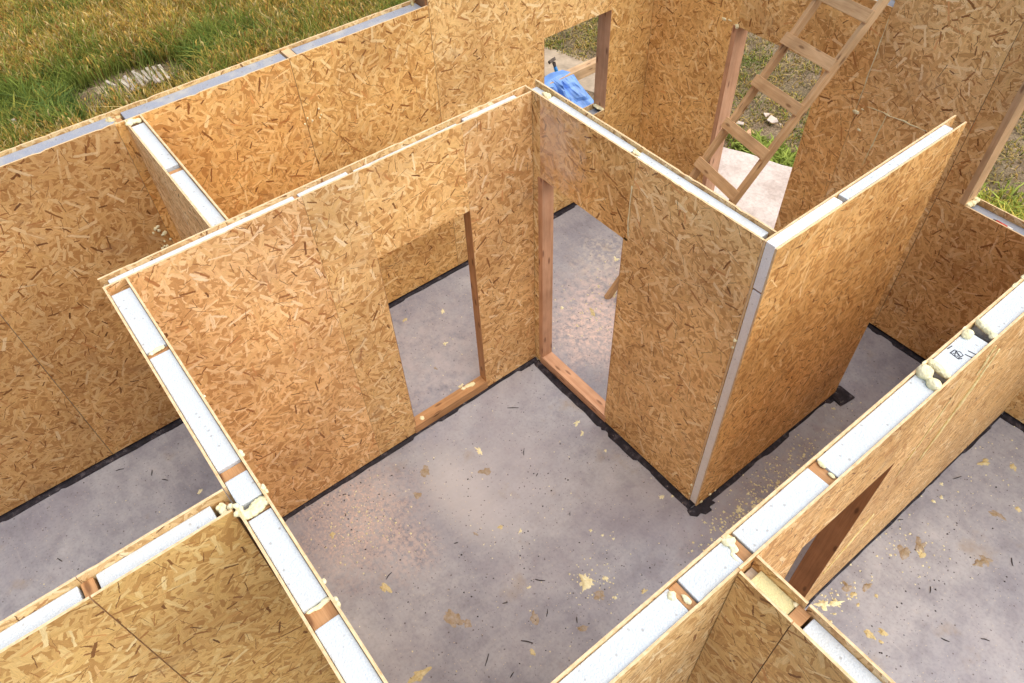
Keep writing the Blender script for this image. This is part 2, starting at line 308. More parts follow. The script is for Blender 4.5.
# ------------------------------------------------------------------ mesh helpers
class MB:
    def __init__(s): s.v = []; s.f = []; s.m = []; s.uv = []
    def face(s, idx, uvs, m=0): s.f.append(idx); s.uv.append(uvs); s.m.append(m)
    def box(s, x0, x1, y0, y1, z0, z1, m=0, mt=None, ends=None):
        """box with UV in metres; U runs along the longest side. mt = slot of the top face"""
        L = (x1 - x0, y1 - y0, z1 - z0); la = L.index(max(L)); o = rnd.uniform(0, 20)
        b = len(s.v)
        P = [(x, y, z) for x in (x0, x1) for y in (y0, y1) for z in (z0, z1)]
        s.v += P
        for q in ((0, 1, 3, 2), (4, 6, 7, 5), (0, 4, 5, 1), (2, 3, 7, 6), (0, 2, 6, 4), (1, 5, 7, 3)):
            ps = [P[i] for i in q]
            na = [i for i in range(3) if max(p[i] for p in ps) - min(p[i] for p in ps) < 1e-9]
            na = na[0] if na else 2
            ax = [i for i in range(3) if i != na]
            if la in ax: ax = [la] + [i for i in ax if i != la]
            mm = m
            if mt is not None and q == (1, 5, 7, 3): mm = mt
            s.face([b + i for i in q], [(p[ax[0]] + o, p[ax[1]] + o) for p in ps], mm)
    def obox(s, c, u, v, w_, m=0):
        """box about centre c with half axes u (long), v, w_"""
        c, u, v, w_ = map(Vector, (c, u, v, w_)); b = len(s.v); o = rnd.uniform(0, 20)
        sg = [(i, j, k) for i in (-1, 1) for j in (-1, 1) for k in (-1, 1)]
        s.v += [tuple(c + u * i + v * j + w_ * k) for i, j, k in sg]
        lu, lv, lw = u.length, v.length, w_.length
        for q in ((0, 1, 3, 2), (4, 6, 7, 5), (0, 4, 5, 1), (2, 3, 7, 6), (0, 2, 6, 4), (1, 5, 7, 3)):
            pu = [(sg[i][0] * lu, sg[i][1] * lv, sg[i][2] * lw) for i in q]
            na = [i for i in range(3) if len({round(p[i], 9) for p in pu}) == 1][0]
            ax = [i for i in range(3) if i != na]
            s.face([b + i for i in q], [(p[ax[0]] + o, p[ax[1]] + o) for p in pu], m)
    def build(s, name, mats, parent=None, loc=None, tint=None, smooth=False, bevel=0.0):
        me = bpy.data.meshes.new(name)
        if loc is None:
            if parent is not None: loc = Vector((0, 0, 0))
            else:
                a = np.array(s.v); loc = Vector(((a[:, 0].min() + a[:, 0].max()) / 2, (a[:, 1].min() + a[:, 1].max()) / 2, a[:, 2].min()))
        loc = Vector(loc)
        pl = parent_world(parent)
        me.from_pydata([tuple(Vector(p) - loc - pl) for p in s.v] if parent is None else [tuple(Vector(p) - pl) for p in s.v], [], s.f)
        ul = me.uv_layers.new(name='UVMap')
        i = 0
        for fu in s.uv:
            for u_ in fu: ul.data[i].uv = u_; i += 1
        if not isinstance(mats, (list, tuple)): mats = [mats]
        for mm in mats: me.materials.append(mm)
        me.polygons.foreach_set('material_index', s.m)
        if smooth: me.polygons.foreach_set('use_smooth', [True] * len(me.polygons))
        bm = bmesh.new(); bm.from_mesh(me)
        if bevel: bmesh.ops.bevel(bm, geom=list(bm.edges), offset=bevel, segments=2, affect='EDGES', profile=0.6)
        bmesh.ops.recalc_face_normals(bm, faces=bm.faces)
        bm.to_mesh(me); bm.free(); me.update()
        o = bpy.data.objects.new(name, me); C.objects.link(o)
        if parent is not None: o.parent = parent
        else: o.location = loc
        if tint: o.color = (tint[0], tint[1], tint[2], 1)
        return o
WORLD = {}
def parent_world(p):
    if p is None: return Vector((0, 0, 0))
    return WORLD.get(p.name, Vector((0, 0, 0)))
def thing(name, label, cat, loc, group=None):
    o = bpy.data.objects.new(name, None); C.objects.link(o); o.location = loc; o.empty_display_size = 0.1
    o['label'] = label; o['category'] = cat
    if group: o['group'] = group
    WORLD[o.name] = Vector(loc); return o
def tag(o, label, cat, group=None):
    o['label'] = label; o['category'] = cat
    if group: o['group'] = group
    return o
def part(p, mb, name, mats, **k):
    o = mb.build(name, mats, p, **k); WORLD[o.name] = parent_world(p); return o

def blob(mb, c, r, sq=(1, 1, 1), seed=0, amp=0.3, sub=2, freq=2.2):
    bm = bmesh.new(); bmesh.ops.create_icosphere(bm, subdivisions=sub, radius=1.0)
    b = len(mb.v); off = Vector((seed * 3.7, seed * 1.3, seed * 2.1))
    for v in bm.verts:
        d = v.co.normalized(); k = 1 + amp * noise.noise(d * freq + off) + amp * 0.5 * noise.noise(d * freq * 2.6 + off)
        mb.v.append((c[0] + d.x * r * sq[0] * k, c[1] + d.y * r * sq[1] * k, c[2] + d.z * r * sq[2] * k))
    for f in bm.faces: mb.face([b + v.index for v in f.verts], [(0, 0)] * len(f.verts))
    bm.free()
def tube(mb, pts, rad, n=6, flat=None):
    """tube through pts; rad a number or list; flat squashes along a given axis index"""
    pts = [Vector(p) for p in pts]; b = len(mb.v); rings = []
    for i, p in enumerate(pts):
        t = (pts[min(i + 1, len(pts) - 1)] - pts[max(i - 1, 0)]).normalized()
        a = t.orthogonal().normalized(); c_ = t.cross(a); r_ = rad[i] if isinstance(rad, (list, tuple)) else rad
        ring = []
        for k in range(n):
            d = (a * math.cos(6.2832 * k / n) + c_ * math.sin(6.2832 * k / n)) * r_
            if flat is not None: d[flat] *= 0.5
            mb.v.append(tuple(p + d)); ring.append(len(mb.v) - 1)
        rings.append(ring)
    for i in range(len(rings) - 1):
        for k in range(n): mb.face([rings[i][k], rings[i][(k + 1) % n], rings[i + 1][(k + 1) % n], rings[i + 1][k]], [(0, 0)] * 4)
    mb.face(rings[0][::-1], [(0, 0)] * n); mb.face(rings[-1], [(0, 0)] * n)

def sheet(axis, n0, n1, s0, s1, z0, z1, ragged=True):
    """one OSB sheet: axis = 'x' or 'y' is its run, n0..n1 its thickness; the upper edge is a saw cut with small chips"""
    mb = MB(); step = 0.035; n = max(2, int((s1 - s0) / step))
    top = []
    ph = rnd.uniform(0, 50)
    for i in range(n + 1):
        s = s0 + (s1 - s0) * i / n; z = z1
        if ragged:
            z += 0.0010 * noise.noise(Vector((s * 9, ph, 0)))
            if 0 < i < n and rnd.random() < 0.045: z -= rnd.uniform(0.002, 0.007)
        top.append((s, z))
    outl = [(s0, z0), (s1, z0)] + top[::-1]
    ou, ov = rnd.uniform(-40, 40), rnd.uniform(-40, 40)
    def P(s, z, nn): return (s, nn, z) if axis == 'x' else (nn, s, z)
    b = len(mb.v); k = len(outl)
    mb.v += [P(s, z, n0) for s, z in outl] + [P(s, z, n1) for s, z in outl]
    uvs = [(s + ou, z + ov) for s, z in outl]
    mb.face(list(range(k)), uvs, 0); mb.face([k + i for i in range(k)][::-1], [(u + 3.3, v + 1.7) for u, v in uvs][::-1], 0)
    run = 0
    for i in range(k):
        j = (i + 1) % k; a, c_ = outl[i], outl[j]; d = math.hypot(a[0] - c_[0], a[1] - c_[1])
        mb.face([i, j, k + j, k + i], [(run + ou, 0), (run + d + ou, 0), (run + d + ou, n1 - n0), (run + ou, n1 - n0)], 1); run += d
    return mb
def seg(axis, n0, n1, s0, s1, z0, z1):
    mb = MB()
    if axis == 'x': mb.box(s0, s1, n0, n1, z0, z1)
    else: mb.box(n0, n1, s0, s1, z0, z1)
    return mb

def rtint(v=0.06, warm=0.0):
    a = 1 + rnd.uniform(-v, v); return (a, a * (1 + rnd.uniform(-0.02, 0.02)) * (1 - warm * 0.06), a * (1 + rnd.uniform(-0.05, 0.03)) * (1 - warm * 0.2))
def wall(name, label, axis, s0, n0, n1, lo, hi, foams, studs, mat='osb', fm='foam', loc=None):
    """lo / hi: sheets (s0, s1, z0, z1[, material]) on the n0 / n1 side; foams, studs: (s0, s1, z0, z1[, material])"""
    base = (s0, (n0 + n1) / 2, 0) if axis == 'x' else ((n0 + n1) / 2, s0, 0)
    t = thing(name, label, 'wall', base); t['kind'] = 'thing'
    for rects, a, b in ((lo, n0, n0 + T), (hi, n1 - T, n1)):
        for r_ in rects:
            mm = r_[4] if len(r_) > 4 else mat
            tn = r_[5] if len(r_) > 5 else rtint()
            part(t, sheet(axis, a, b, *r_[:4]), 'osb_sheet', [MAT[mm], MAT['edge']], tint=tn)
    g = 0.0015
    for r_ in foams:
        part(t, seg(axis, n0 + T + g, n1 - T - g, *r_[:4]), 'foam_core', MAT[r_[4] if len(r_) > 4 else fm], bevel=0.004)
    for r_ in studs:
        nm = r_[5] if len(r_) > 5 else 'timber_stud'
        part(t, seg(axis, n0 + T + g, n1 - T - g, *r_[:4]), nm, MAT[r_[4] if len(r_) > 4 else 'timber'], bevel=0.0025)
    return t
def timber(t, x0, x1, y0, y1, z0, z1, name, mat='timber'):
    mb = MB(); mb.box(x0, x1, y0, y1, z0, z1); return part(t, mb, name, MAT[mat], bevel=0.003)
def split(a, b, cuts, z0, z1, gap=0.0, mat=None):
    """foam segments between a and b leaving out the cuts (c0, c1)"""
    o = []; p = a
    for c0, c1 in sorted(cuts):
        if c0 > p: o.append((p, c0 - gap, z0, z1) + ((mat,) if mat else ()))
        p = max(p, c1) + gap
    if p < b: o.append((p, b, z0, z1) + ((mat,) if mat else ()))
    return o

def blobs(p, lst, name='foam_blob', mat='gun', amp=0.22, voxel=0.0035):
    """expanded foam: overlapping lumps fused into one skin; what stays apart becomes its own part"""
    mb = MB()
    for i, (x, y, z, r_, sx, sy, sz) in enumerate(lst): blob(mb, (x, y, z), r_, (sx, sy, sz), x * 7 + y * 13 + i, amp, 2, 1.9)
    o = mb.build(name, MAT[mat], None, loc=(0, 0, 0))
    m = o.modifiers.new('fuse', 'REMESH'); m.mode = 'VOXEL'; m.voxel_size = voxel
    m2 = o.modifiers.new('soft', 'SMOOTH'); m2.iterations = 3; m2.factor = 0.5
    dg = bpy.context.evaluated_depsgraph_get(); me = bpy.data.meshes.new_from_object(o.evaluated_get(dg))
    V = [v.co.copy() for v in me.vertices]; F = [tuple(f.vertices) for f in me.polygons]
    old = o.data; bpy.data.objects.remove(o); bpy.data.meshes.remove(old); bpy.data.meshes.remove(me)
    par = list(range(len(V)))
    def find(a):
        while par[a] != a: par[a] = par[par[a]]; a = par[a]
        return a
    for f in F:
        r0 = find(f[0])
        for q in f[1:]: par[find(q)] = r0
    isl = {}
    for f in F: isl.setdefault(find(f[0]), []).append(f)
    for fs in isl.values():
        if len(fs) < 12: continue
        ix = {}; mb = MB()
        for f in fs:
            for q in f:
                if q not in ix: ix[q] = len(mb.v); mb.v.append(tuple(V[q]))
            mb.face([ix[q] for q in f], [(0, 0)] * len(f))
        part(p, mb, name, MAT[mat], smooth=True)

# ------------------------------------------------------------------ setting
def poly_sheet(pts, z, name, mat, thick=None):
    mb = MB(); n = len(pts)
    mb.v = [(x, y, z) for x, y in pts]; mb.face(list(range(n)), [(x, y) for x, y in pts])
    if thick:
        mb.v += [(x, y, z - thick) for x, y in pts]
        for i in range(n):
            j = (i + 1) % n; mb.face([j, i, n + i, n + j], [(0, 0)] * 4)
    o = mb.build(name, mat, None, loc=(0, 0, 0)); o['kind'] = 'structure'; return o
poly_sheet([(-900, -900), (900, -900), (900, 900), (-900, 900)], GZ, 'ground', MAT['soil'])
poly_sheet([(-1.56, -7.0), (7.5, -7.0), (7.5, 2.67), (-1.56, 2.67)], 0.0, 'floor_slab', MAT['slab'], 0.4)
pt = []
for i in range(17):
    x = -1.35 + 2.9 * i / 16; pt.append((x, 3.52 + 0.40 * (x + 1.2) * 0.95 + 0.05 * noise.noise(Vector((x * 3, 1, 0))) + 0.03 * noise.noise(Vector((x * 9, 1, 4)))))
poly_sheet([(-1.35, 2.672), (1.55, 2.672)] + pt[::-1], -0.08, 'doorstep_slab', MAT['pale'], 0.25)
# beaten pale earth beyond the side window
pp = [(-5.6, 2.9), (-4.4, 3.05), (-3.4, 3.30), (-2.7, 3.55), (-2.9, 3.95), (-3.5, 3.98), (-4.3, 3.72), (-5.6, 3.5)]
poly_sheet(pp, GZ + 0.006, 'earth_path', plain('pale_earth', (0.46, 0.37, 0.27), 0.95, 0.1, 0.25, 6, 0.5))

# ------------------------------------------------------------------ walls
# A: with the doorway, long wall of the middle room
DA0, DA1, DAT = -1.20, -0.515, 1.865
zt = H - 0.022
A = wall('partition_wall', 'long OSB partition wall with the wider doorway and a low timber threshold', 'y', -2.565, -0.0777, 0.0,
         [(-2.565, DA0, 0.02, H), (DA0, DA1, DAT, H), (DA1, -0.001, 0.02, H)],
         [(-2.565, -1.533, 0.02, H - 0.004, 'osb', (1.08, 0.99, 0.98)), (-1.531, DA0, 0.02, H - 0.002, 'osb_b', (1.0, 0.95, 0.90)), (DA0 + 0.001, DA1 - 0.001, DAT, H - 0.003, 'osb_b', (1.12, 1.03, 0.90)), (DA1, -0.003, 0.02, H - 0.004, 'osb', (1.05, 0.96, 0.90))],
         [(-2.53, -1.56, 0.05, zt), (-1.535, DA0 - 0.04, 0.05, zt), (DA0 + 0.0, DA1, DAT + 0.04, zt - 0.012), (DA1 + 0.04, -0.09, 0.05, zt)],
         [(-1.56, -1.536, 0.05, zt - 0.01), (DA0 - 0.04, DA0, 0.1, zt - 0.03), (DA1, DA1 + 0.04, 0.1, zt - 0.02), (DA0, DA1, DAT, DAT + 0.038, 'timber', 'door_head'), (-0.085, -0.02, 0.05, zt - 0.02, 'timber_pale')])
timber(A, -0.0785, 0.001, DA1 - 0.003, DA1 + 0.0, 0.1, DAT, 'door_jamb', 'timber')
timber(A, -0.0785, 0.001, DA0, DA0 + 0.003, 0.1, DAT, 'door_jamb', 'timber')
timber(A, -0.082, 0.004, DA0 - 0.012, DA1 + 0.01, 0.012, 0.098, 'door_threshold', 'timber')
blobs(A, [(-0.05, -0.62, 0.10, 0.018, 1.2, 1.6, 0.5), (-0.06, -0.66, 0.10, 0.016, 1.2, 1.6, 0.5), (-0.06, -0.70, 0.10, 0.014, 1.2, 1.6, 0.5), (-0.03, -1.12, 0.098, 0.016, 1.5, 1.2, 0.4)], amp=0.5)

# B: with the narrow doorway at the corner
tB = 0.0967; W = 1.733; DB0, DB1, DBT = 0.095, 0.848, 1.91
B = wall('partition_wall', 'OSB partition wall with the narrow doorway at the room corner, pale overspray above it', 'x', -0.0777, 0.0, tB,
         [(-0.0777, DB0 - 0.024, 0.02, H), (DB0 - 0.023, DB1 + 0.032, DBT, H + 0.001, 'osb_haze', (1.12, 1.10, 1.06)), (DB1, W, 0.02, DBT + 0.015, 'osb_b', (1.13, 1.10, 1.05)), (DB1 + 0.034, W, DBT + 0.0152, H - 0.002, 'osb_b', (1.14, 1.11, 1.06))],  # sheet tints raised to paint light onto this dim face
         [(-0.0777, DB0, 0.02, H + 0.003), (DB0, DB1, DBT, H + 0.002), (DB1, W, 0.02, H)],
         [(-0.06, 0.07, DBT, zt - 0.01), (0.10, 0.80, DBT + 0.04, zt), (0.84, 1.70, DBT + 0.04, zt), (DB1 + 0.045, W - 0.004, 0.05, DBT + 0.03)],
         [(0.055, DB0, 0.06, DBT, 'timber_pink'), (DB1 - 0.0, DB1 + 0.04, 0.06, DBT, 'timber'), (DB0, DB1, DBT, DBT + 0.038, 'timber', 'door_head'), (0.803, 0.838, DBT + 0.04, zt - 0.015)])
timber(B, DB0 - 0.045, DB0 + 0.001, -0.002, tB + 0.001, 0.10, DBT - 0.001, 'door_jamb', 'timber_pink')
timber(B, DB1 - 0.003, DB1, -0.001, tB + 0.001, 0.10, DBT - 0.001, 'door_jamb', 'timber')
timber(B, DB0 - 0.03, DB1 + 0.012, -0.004, tB + 0.002, 0.012, 0.094, 'door_threshold', 'timber_pink')
blobs(B, [(s_, 0.05, zt + 0.006, r_, 1.2, 1, 0.7) for s_, r_ in ((0.06, 0.018), (0.085, 0.022), (0.825, 0.018), (0.845, 0.014))], amp=0.4)
mb = MB()
zz = [DBT + 0.04 + i * 0.019 for i in range(20)]
tube(mb, [(DB1 + 0.033 + 0.006 * noise.noise(Vector((z * 9, 2, 1))) - 0.012 * math.sin((z - DBT) * 5), -0.001, z) for z in zz], [0.003 + 0.003 * rnd.random() for _ in zz], 6, 1)
part(B, mb, 'foam_bead', MAT['gun'], smooth=True)

# E: short wall closing the far side of the room, end grain of the foam showing
E0, E1, EL_ = W + 0.002, 1.812, 1.609
E = wall('partition_wall', 'free ending OSB partition wall whose white foam core shows down its near end', 'y', 0.0, E0, E1,
         [(0.0, EL_, 0.02, H, 'osb', (0.95, 0.88, 0.78))],
         [(0.004, EL_, 0.02, H - 0.009, 'osb_b', (1.10, 0.97, 0.78))],
         [(0.002, 0.515, 2.192, H + 0.001, 'foam_lit'), (0.004, 0.50, 0.03, 2.176, 'foam_lit'), (0.555, 1.49, 0.05, H - 0.004)],  # near end whitened, extra light put into the foam colour
         [(0.012, 0.5, 2.176, 2.192, 'timber_dark', 'timber_batten'), (0.518, 0.553, 0.05, H - 0.05), (1.53, 1.58, 0.05, H - 0.09, 'timber_pale')])
lst = []
for q in ((1.77, 0.52, H - 0.02, 0.013), (E0 + 0.004, 0.0, 1.78, 0.011), (E0 + 0.003, 0.0, 1.72, 0.009), (E0 + 0.004, 0.0, 1.15, 0.008), (E0 - 0.002, 0.002, 0.22, 0.010), (E0 + 0.0, 0.002, 0.1, 0.009), (E1, 0.05, 0.04, 0.012), (E1, 0.14, 0.04, 0.011), (E1, 0.2, 0.03, 0.008)):
    lst.append((*q[:3], q[3], 1, 1.2, 1))
blobs(E, lst, amp=0.5, voxel=0.0025)

# D: left wall of the middle room
D0, D1 = -2.565, -2.4498
D = wall('partition_wall', 'OSB partition wall topped with long white foam strips, yellow foam lump where another wall joins', 'x', 0.002, D0, D1,
         [(0.002, 1.352, 0.02, H, 'osb', (0.93, 0.84, 0.76)), (1.46, 2.62, 0.02, H)],
         [(0.002, 1.41, 0.02, H), (1.412, 2.62, 0.02, H)],
         split(0.058, 2.6, [(0.508, 0.545), (1.262, 1.318), (1.452, 1.522), (1.945, 2.02)], 0.05, H - 0.016, 0.002),
         [(0.03, 0.055, 0.05, H - 0.11, 'timber_dark'), (0.508, 0.545, 0.05, H - 0.030), (1.262, 1.318, 0.05, H - 0.032), (1.47, 1.51, 0.05, H - 0.03), (1.945, 2.02, 0.05, H - 0.030)])
blobs(D, [(0.512, -2.50, H - 0.022, 0.018, 0.7, 1.7, 0.5), (0.515, -2.53, H - 0.024, 0.014, 0.7, 1.3, 0.5)], amp=0.5)
blobs(D, [(1.487 + rnd.uniform(-0.014, 0.014), D0 + 0.014 + i * 0.0065, H - 0.020 + rnd.uniform(-0.006, 0.003), 0.0185, 1.15, 0.9, 0.65) for i in range(14)] + [(1.462, D0 + 0.010, H - 0.012, 0.015, 1, 1, 0.8), (1.475, D0 - 0.006, H - 0.008, 0.013, 1, 1, 0.8), (1.445, D0 + 0.004, H - 0.004, 0.012, 1, 1, 0.8), (1.425, D0 - 0.012, H - 0.02, 0.014, 1, 1, 0.9)], amp=0.35)
blobs(D, [(1.955, -2.50, H - 0.028, 0.016, 0.7, 1.6, 0.5), (1.952, -2.475, H - 0.028, 0.015, 0.7, 1.6, 0.5), (1.95, -2.53, H - 0.03, 0.012, 0.7, 1.6, 0.5)], amp=0.5)
blobs(D, [(q[0], q[1], H - 0.003, q[2], 1.2, 0.8, 0.8) for q in ((1.245, D1 + 0.002, 0.012), (1.26, D1 + 0.004, 0.010), (1.44, D1 + 0.003, 0.012), (1.46, D1 + 0.004, 0.010), (1.90, D1 + 0.003, 0.010), (1.98, D1 + 0.004, 0.010), (2.0, D1 + 0.002, 0.009), (0.9, D1 + 0.002, 0.007))], amp=0.5, voxel=0.0025)

# G: wall running off to the lower left
G0, G1 = 1.350, 1.458
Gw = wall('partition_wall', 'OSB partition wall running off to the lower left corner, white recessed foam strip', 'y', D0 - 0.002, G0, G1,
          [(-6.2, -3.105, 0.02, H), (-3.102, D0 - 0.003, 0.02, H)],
          [(-6.2, -3.092, 0.02, H - 0.002, 'osb_b', (0.92, 0.88, 0.68)), (-3.086, D0 - 0.013, 0.02, H - 0.003, 'osb_b', (0.86, 0.82, 0.62))],  # shade on this face put into the sheet tints
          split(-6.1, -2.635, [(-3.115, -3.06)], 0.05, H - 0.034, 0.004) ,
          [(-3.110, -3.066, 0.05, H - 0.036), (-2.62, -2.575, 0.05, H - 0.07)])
blobs(Gw, [(1.375 + 0.009 * i, -2.60 + rnd.uniform(-0.012, 0.012), H - 0.05 + rnd.uniform(-0.008, 0.008), 0.0125, 1, 1, 1) for i in range(7)], amp=0.5)

# H: wide wall in front on the right with a doorway
H0, H1 = 2.6236, 2.7449
HD0, HD1, HDT = -0.78, -0.12, 1.92
Hw = wall('partition_wall', 'broad white foam topped OSB wall with handwriting and round yellow foam lumps on top', 'y', -2.4, H0, H1,
          [(-2.44, -1.30, 0.02, H), (-1.297, HD0, 0.02, H), (HD0, HD1, HDT, H), (HD1, 1.15, 0.02, H), (1.153, 2.44, 0.02, H)],
          [(-2.44, -1.34, 0.02, H), (-1.337, HD0, 0.02, H, 'osb_b', (1.0, 0.93, 0.84)), (HD0, HD1, HDT, H, 'osb_b', (1.0, 0.93, 0.82)), (HD1, 2.44, 0.02, H, 'osb_b', (1.0, 0.94, 0.88))],
          split(-2.43, -0.84, [(-1.566, -1.523), (-1.300, -1.253)], 0.05, H - 0.012, 0.002) + [(-0.788, -0.155, HDT + 0.04, H - 0.012)]
          + split(-0.072, 2.42, [(0.215, 0.285), (1.2, 1.24)], 0.05, H - 0.010, 0.002),
          [(-1.564, -1.525, 0.05, H - 0.022), (-1.298, -1.255, 0.05, H - 0.020), (-0.838, -0.79, 0.05, H - 0.020), (HD0, HD1, HDT, HDT + 0.038, 'timber', 'door_head'), (HD1 + 0.0, -0.078, 0.05, H - 0.05, 'timber_dark'),
           (0.225, 0.265, 0.05, H - 0.06, 'timber'), (1.2, 1.24, 0.05, H - 0.03)])
timber(Hw, H0 - 0.001, H1 + 0.001, HD1 - 0.003, HD1, 0.09, HDT - 0.001, 'door_jamb', 'timber_dark')
timber(Hw, H0 - 0.001, H1 + 0.001, HD0, HD0 + 0.003, 0.09, HDT - 0.001, 'door_jamb', 'timber_dark')
timber(Hw, H0 - 0.002, H1 + 0.002, HD0 - 0.01, HD1 + 0.01, 0.012, 0.088, 'door_threshold', 'timber_dark')
blobs(Hw, [(2.655, -0.135, H + 0.004, 0.034, 1, 1, 0.9), (2.688, -0.146, H - 0.006, 0.018, 1.2, 0.9, 0.8), (2.712, -0.158, H + 0.000, 0.027, 1.15, 1, 0.85)], amp=0.14)
blobs(Hw, [(2.652, -0.062, H - 0.008, 0.024, 1.1, 0.8, 0.8), (2.672, -0.066, H - 0.006, 0.024, 1.1, 0.8, 0.8), (2.694, -0.070, H - 0.008, 0.023, 1.1, 0.8, 0.8), (2.716, -0.072, H - 0.010, 0.020, 1.1, 0.8, 0.8)], amp=0.2)
blobs(Hw, [(2.652, 0.185, H - 0.002, 0.027, 0.9, 1.1, 0.75)], amp=0.2)
blobs(Hw, [(2.648, 0.285, H - 0.006, 0.020, 1.0, 0.9, 0.9), (2.665, 0.280, H - 0.005, 0.021, 1.0, 0.8, 0.9), (2.685, 0.274, H - 0.006, 0.019, 1.1, 0.8, 0.9), (2.703, 0.270, H - 0.008, 0.017, 1.1, 0.8, 0.9), (2.722, 0.262, H - 0.008, 0.016, 1.0, 1.2, 0.9)], amp=0.28)
blobs(Hw, [(2.662, -1.575, H - 0.012, 0.02, 1, 0.8, 0.6), (2.70, -1.545, H - 0.018, 0.013, 1.8, 0.8, 0.6)], amp=0.5)
blobs(Hw, [(2.650, -1.288, H - 0.010, 0.026, 0.9, 1.0, 0.6), (2.678, -1.292, H - 0.012, 0.018, 1.2, 0.8, 0.6), (2.70, -1.315, H - 0.012, 0.010, 2.2, 0.7, 0.5)], amp=0.5)
blobs(Hw, [(2.66, -0.79, H - 0.012, 0.014, 1.6, 0.7, 0.6), (2.71, -0.80, H - 0.014, 0.012, 1.6, 0.7, 0.6)], amp=0.5)
blobs(Hw, [(2.628, 0.60, H, 0.014, 0.7, 1.8, 0.8), (2.628, 0.68, H, 0.018, 0.7, 1.5, 0.8), (2.63, 0.80, H, 0.012, 0.7, 2.0, 0.7), (2.626, 0.2, H, 0.008, 0.7, 2, 0.8), (2.626, -0.09, H, 0.009, 0.7, 2, 0.8)], amp=0.5)
def bead(p, a, b, r0, r1, flat=0, n=26, gap=0.0, mat='gun'):
    mb = MB(); a, b = Vector(a), Vector(b); pts = []; rad = []
    for i in range(n):
        t = i / (n - 1); q = a.lerp(b, t); o = 0.012 * noise.noise(Vector((t * 6, a.y * 3, 7)))
        q.z += o; q.y += o * 0.6 if flat == 0 else 0; q.x += o * 0.6 if flat == 1 else 0
        pts.append(q); rad.append(r0 + (r1 - r0) * (0.5 + 0.5 * noise.noise(Vector((t * 13, a.x * 5, a.z)))) * math.sin(math.pi * (0.06 + 0.88 * t)))
    tube(mb, pts, rad, 7, flat); return part(p, mb, 'foam_bead', MAT[mat], smooth=True)
bead(Hw, (H1 + 0.002, 0.40, 1.42), (H1 + 0.002, 0.43, 2.30), 0.006, 0.026, mat='bead')
bead(Hw, (H1 + 0.002, 0.10, 1.55), (H1 + 0.002, 0.15, 2.30), 0.001, 0.012, mat='bead')
bead(Hw, (H1 + 0.002, -0.06, 0.62), (H1 + 0.002, 0.20, 1.05), 0.004, 0.022, mat='bead')
bead(Hw, (H1 + 0.002, 0.33, 2.20), (H1 + 0.002, 0.30, 2.42), 0.004, 0.018, mat='bead')
# handwriting in felt pen on the foam
top = [o for o in Hw.children if o.name.startswith('foam_core')]
host = [o for o in top if abs(sum(v.co.y for v in o.data.vertices) / len(o.data.vertices) - (0.07 + 2.4)) < 0.09][0]
def strokes(lines, cx, cy):
    mb = MB()
    for ln in lines:
        tube(mb, [(cx + u_, cy + v_, H - 0.0095) for u_, v_ in ln], 0.0024, 5, 2)
    return part(host, mb, 'handwriting', MAT['ink'])
strokes([[(-0.016, -0.018), (-0.012, 0.012)]], 2.658, 0.075)
strokes([[(-0.022, -0.014), (0.016, -0.020), (0.020, 0.012), (0.004, 0.020), (-0.018, 0.012), (-0.020, -0.012)], [(-0.012, -0.010), (0.0, 0.006), (0.013, -0.012), (-0.002, -0.012), (-0.010, 0.008)], [(-0.012, 0.012), (0.018, -0.004)], [(0.018, -0.02), (0.026, -0.006)]], 2.682, 0.062)
strokes([[(-0.018, 0.000), (0.018, 0.008)]], 2.722, 0.085)
strokes([[(-0.018, 0.000), (0.018, 0.006)]], 2.719, 0.112)

# I: wall running to the lower right
I0, I1 = -1.3502, -1.252; IX = H1 + 0.003
Iw = wall('partition_wall', 'OSB partition wall at the lower right with a yellow foam pocket at its joint', 'x', IX, I0, I1,
          [(IX, 2.962, 0.02, H, 'osb', (0.90, 0.84, 0.68)), (2.966, 4.6, 0.02, H, 'osb_b', (0.92, 0.86, 0.72))], [(IX, 2.955, 0.02, H), (2.963, 4.6, 0.02, H)],
          [(IX + 0.035, 2.935, 0.05, H - 0.045, 'foam_yellow'), (2.995, 4.55, 0.05, H - 0.036)],
          [(IX + 0.002, IX + 0.034, 0.05, H - 0.075, 'grey_wood'), (2.938, 2.985, 0.05, H - 0.035)])
blobs(Iw, [(2.94, -1.335, H - 0.03, 0.012, 0.8, 0.8, 0.7), (2.93, -1.27, H - 0.045, 0.012, 1, 1, 0.7)], amp=0.4)

# L: short wall between J and A
L0, L1 = -2.0023, -1.9011
Lw = wall('partition_wall', 'short OSB partition wall bridging the grassy side outer wall and the long inner wall', 'x', -1.319, L0, L1,
          [(-1.319, -0.080, 0.02, H, 'osb_b', (1.16, 1.14, 1.18))], [(-1.319, -0.080, 0.02, H)],  # tint lifted, light painted onto this grazing face
          [(-1.262, -0.73, 0.05, H - 0.02), (-0.665, -0.09, 0.05, H - 0.02)], [(-1.317, -1.29, 0.05, H - 0.03, 'timber'), (-0.715, -0.675, 0.05, H - 0.035)])
blobs(Lw, [(-1.30, L0 + 0.03, H - 0.012, 0.024, 1, 1.2, 0.7), (-1.275, L0 + 0.012, H - 0.006, 0.018, 1, 1.2, 0.7), (-1.30, L0 + 0.07, H - 0.02, 0.02, 1, 1.2, 0.7)], amp=0.5)

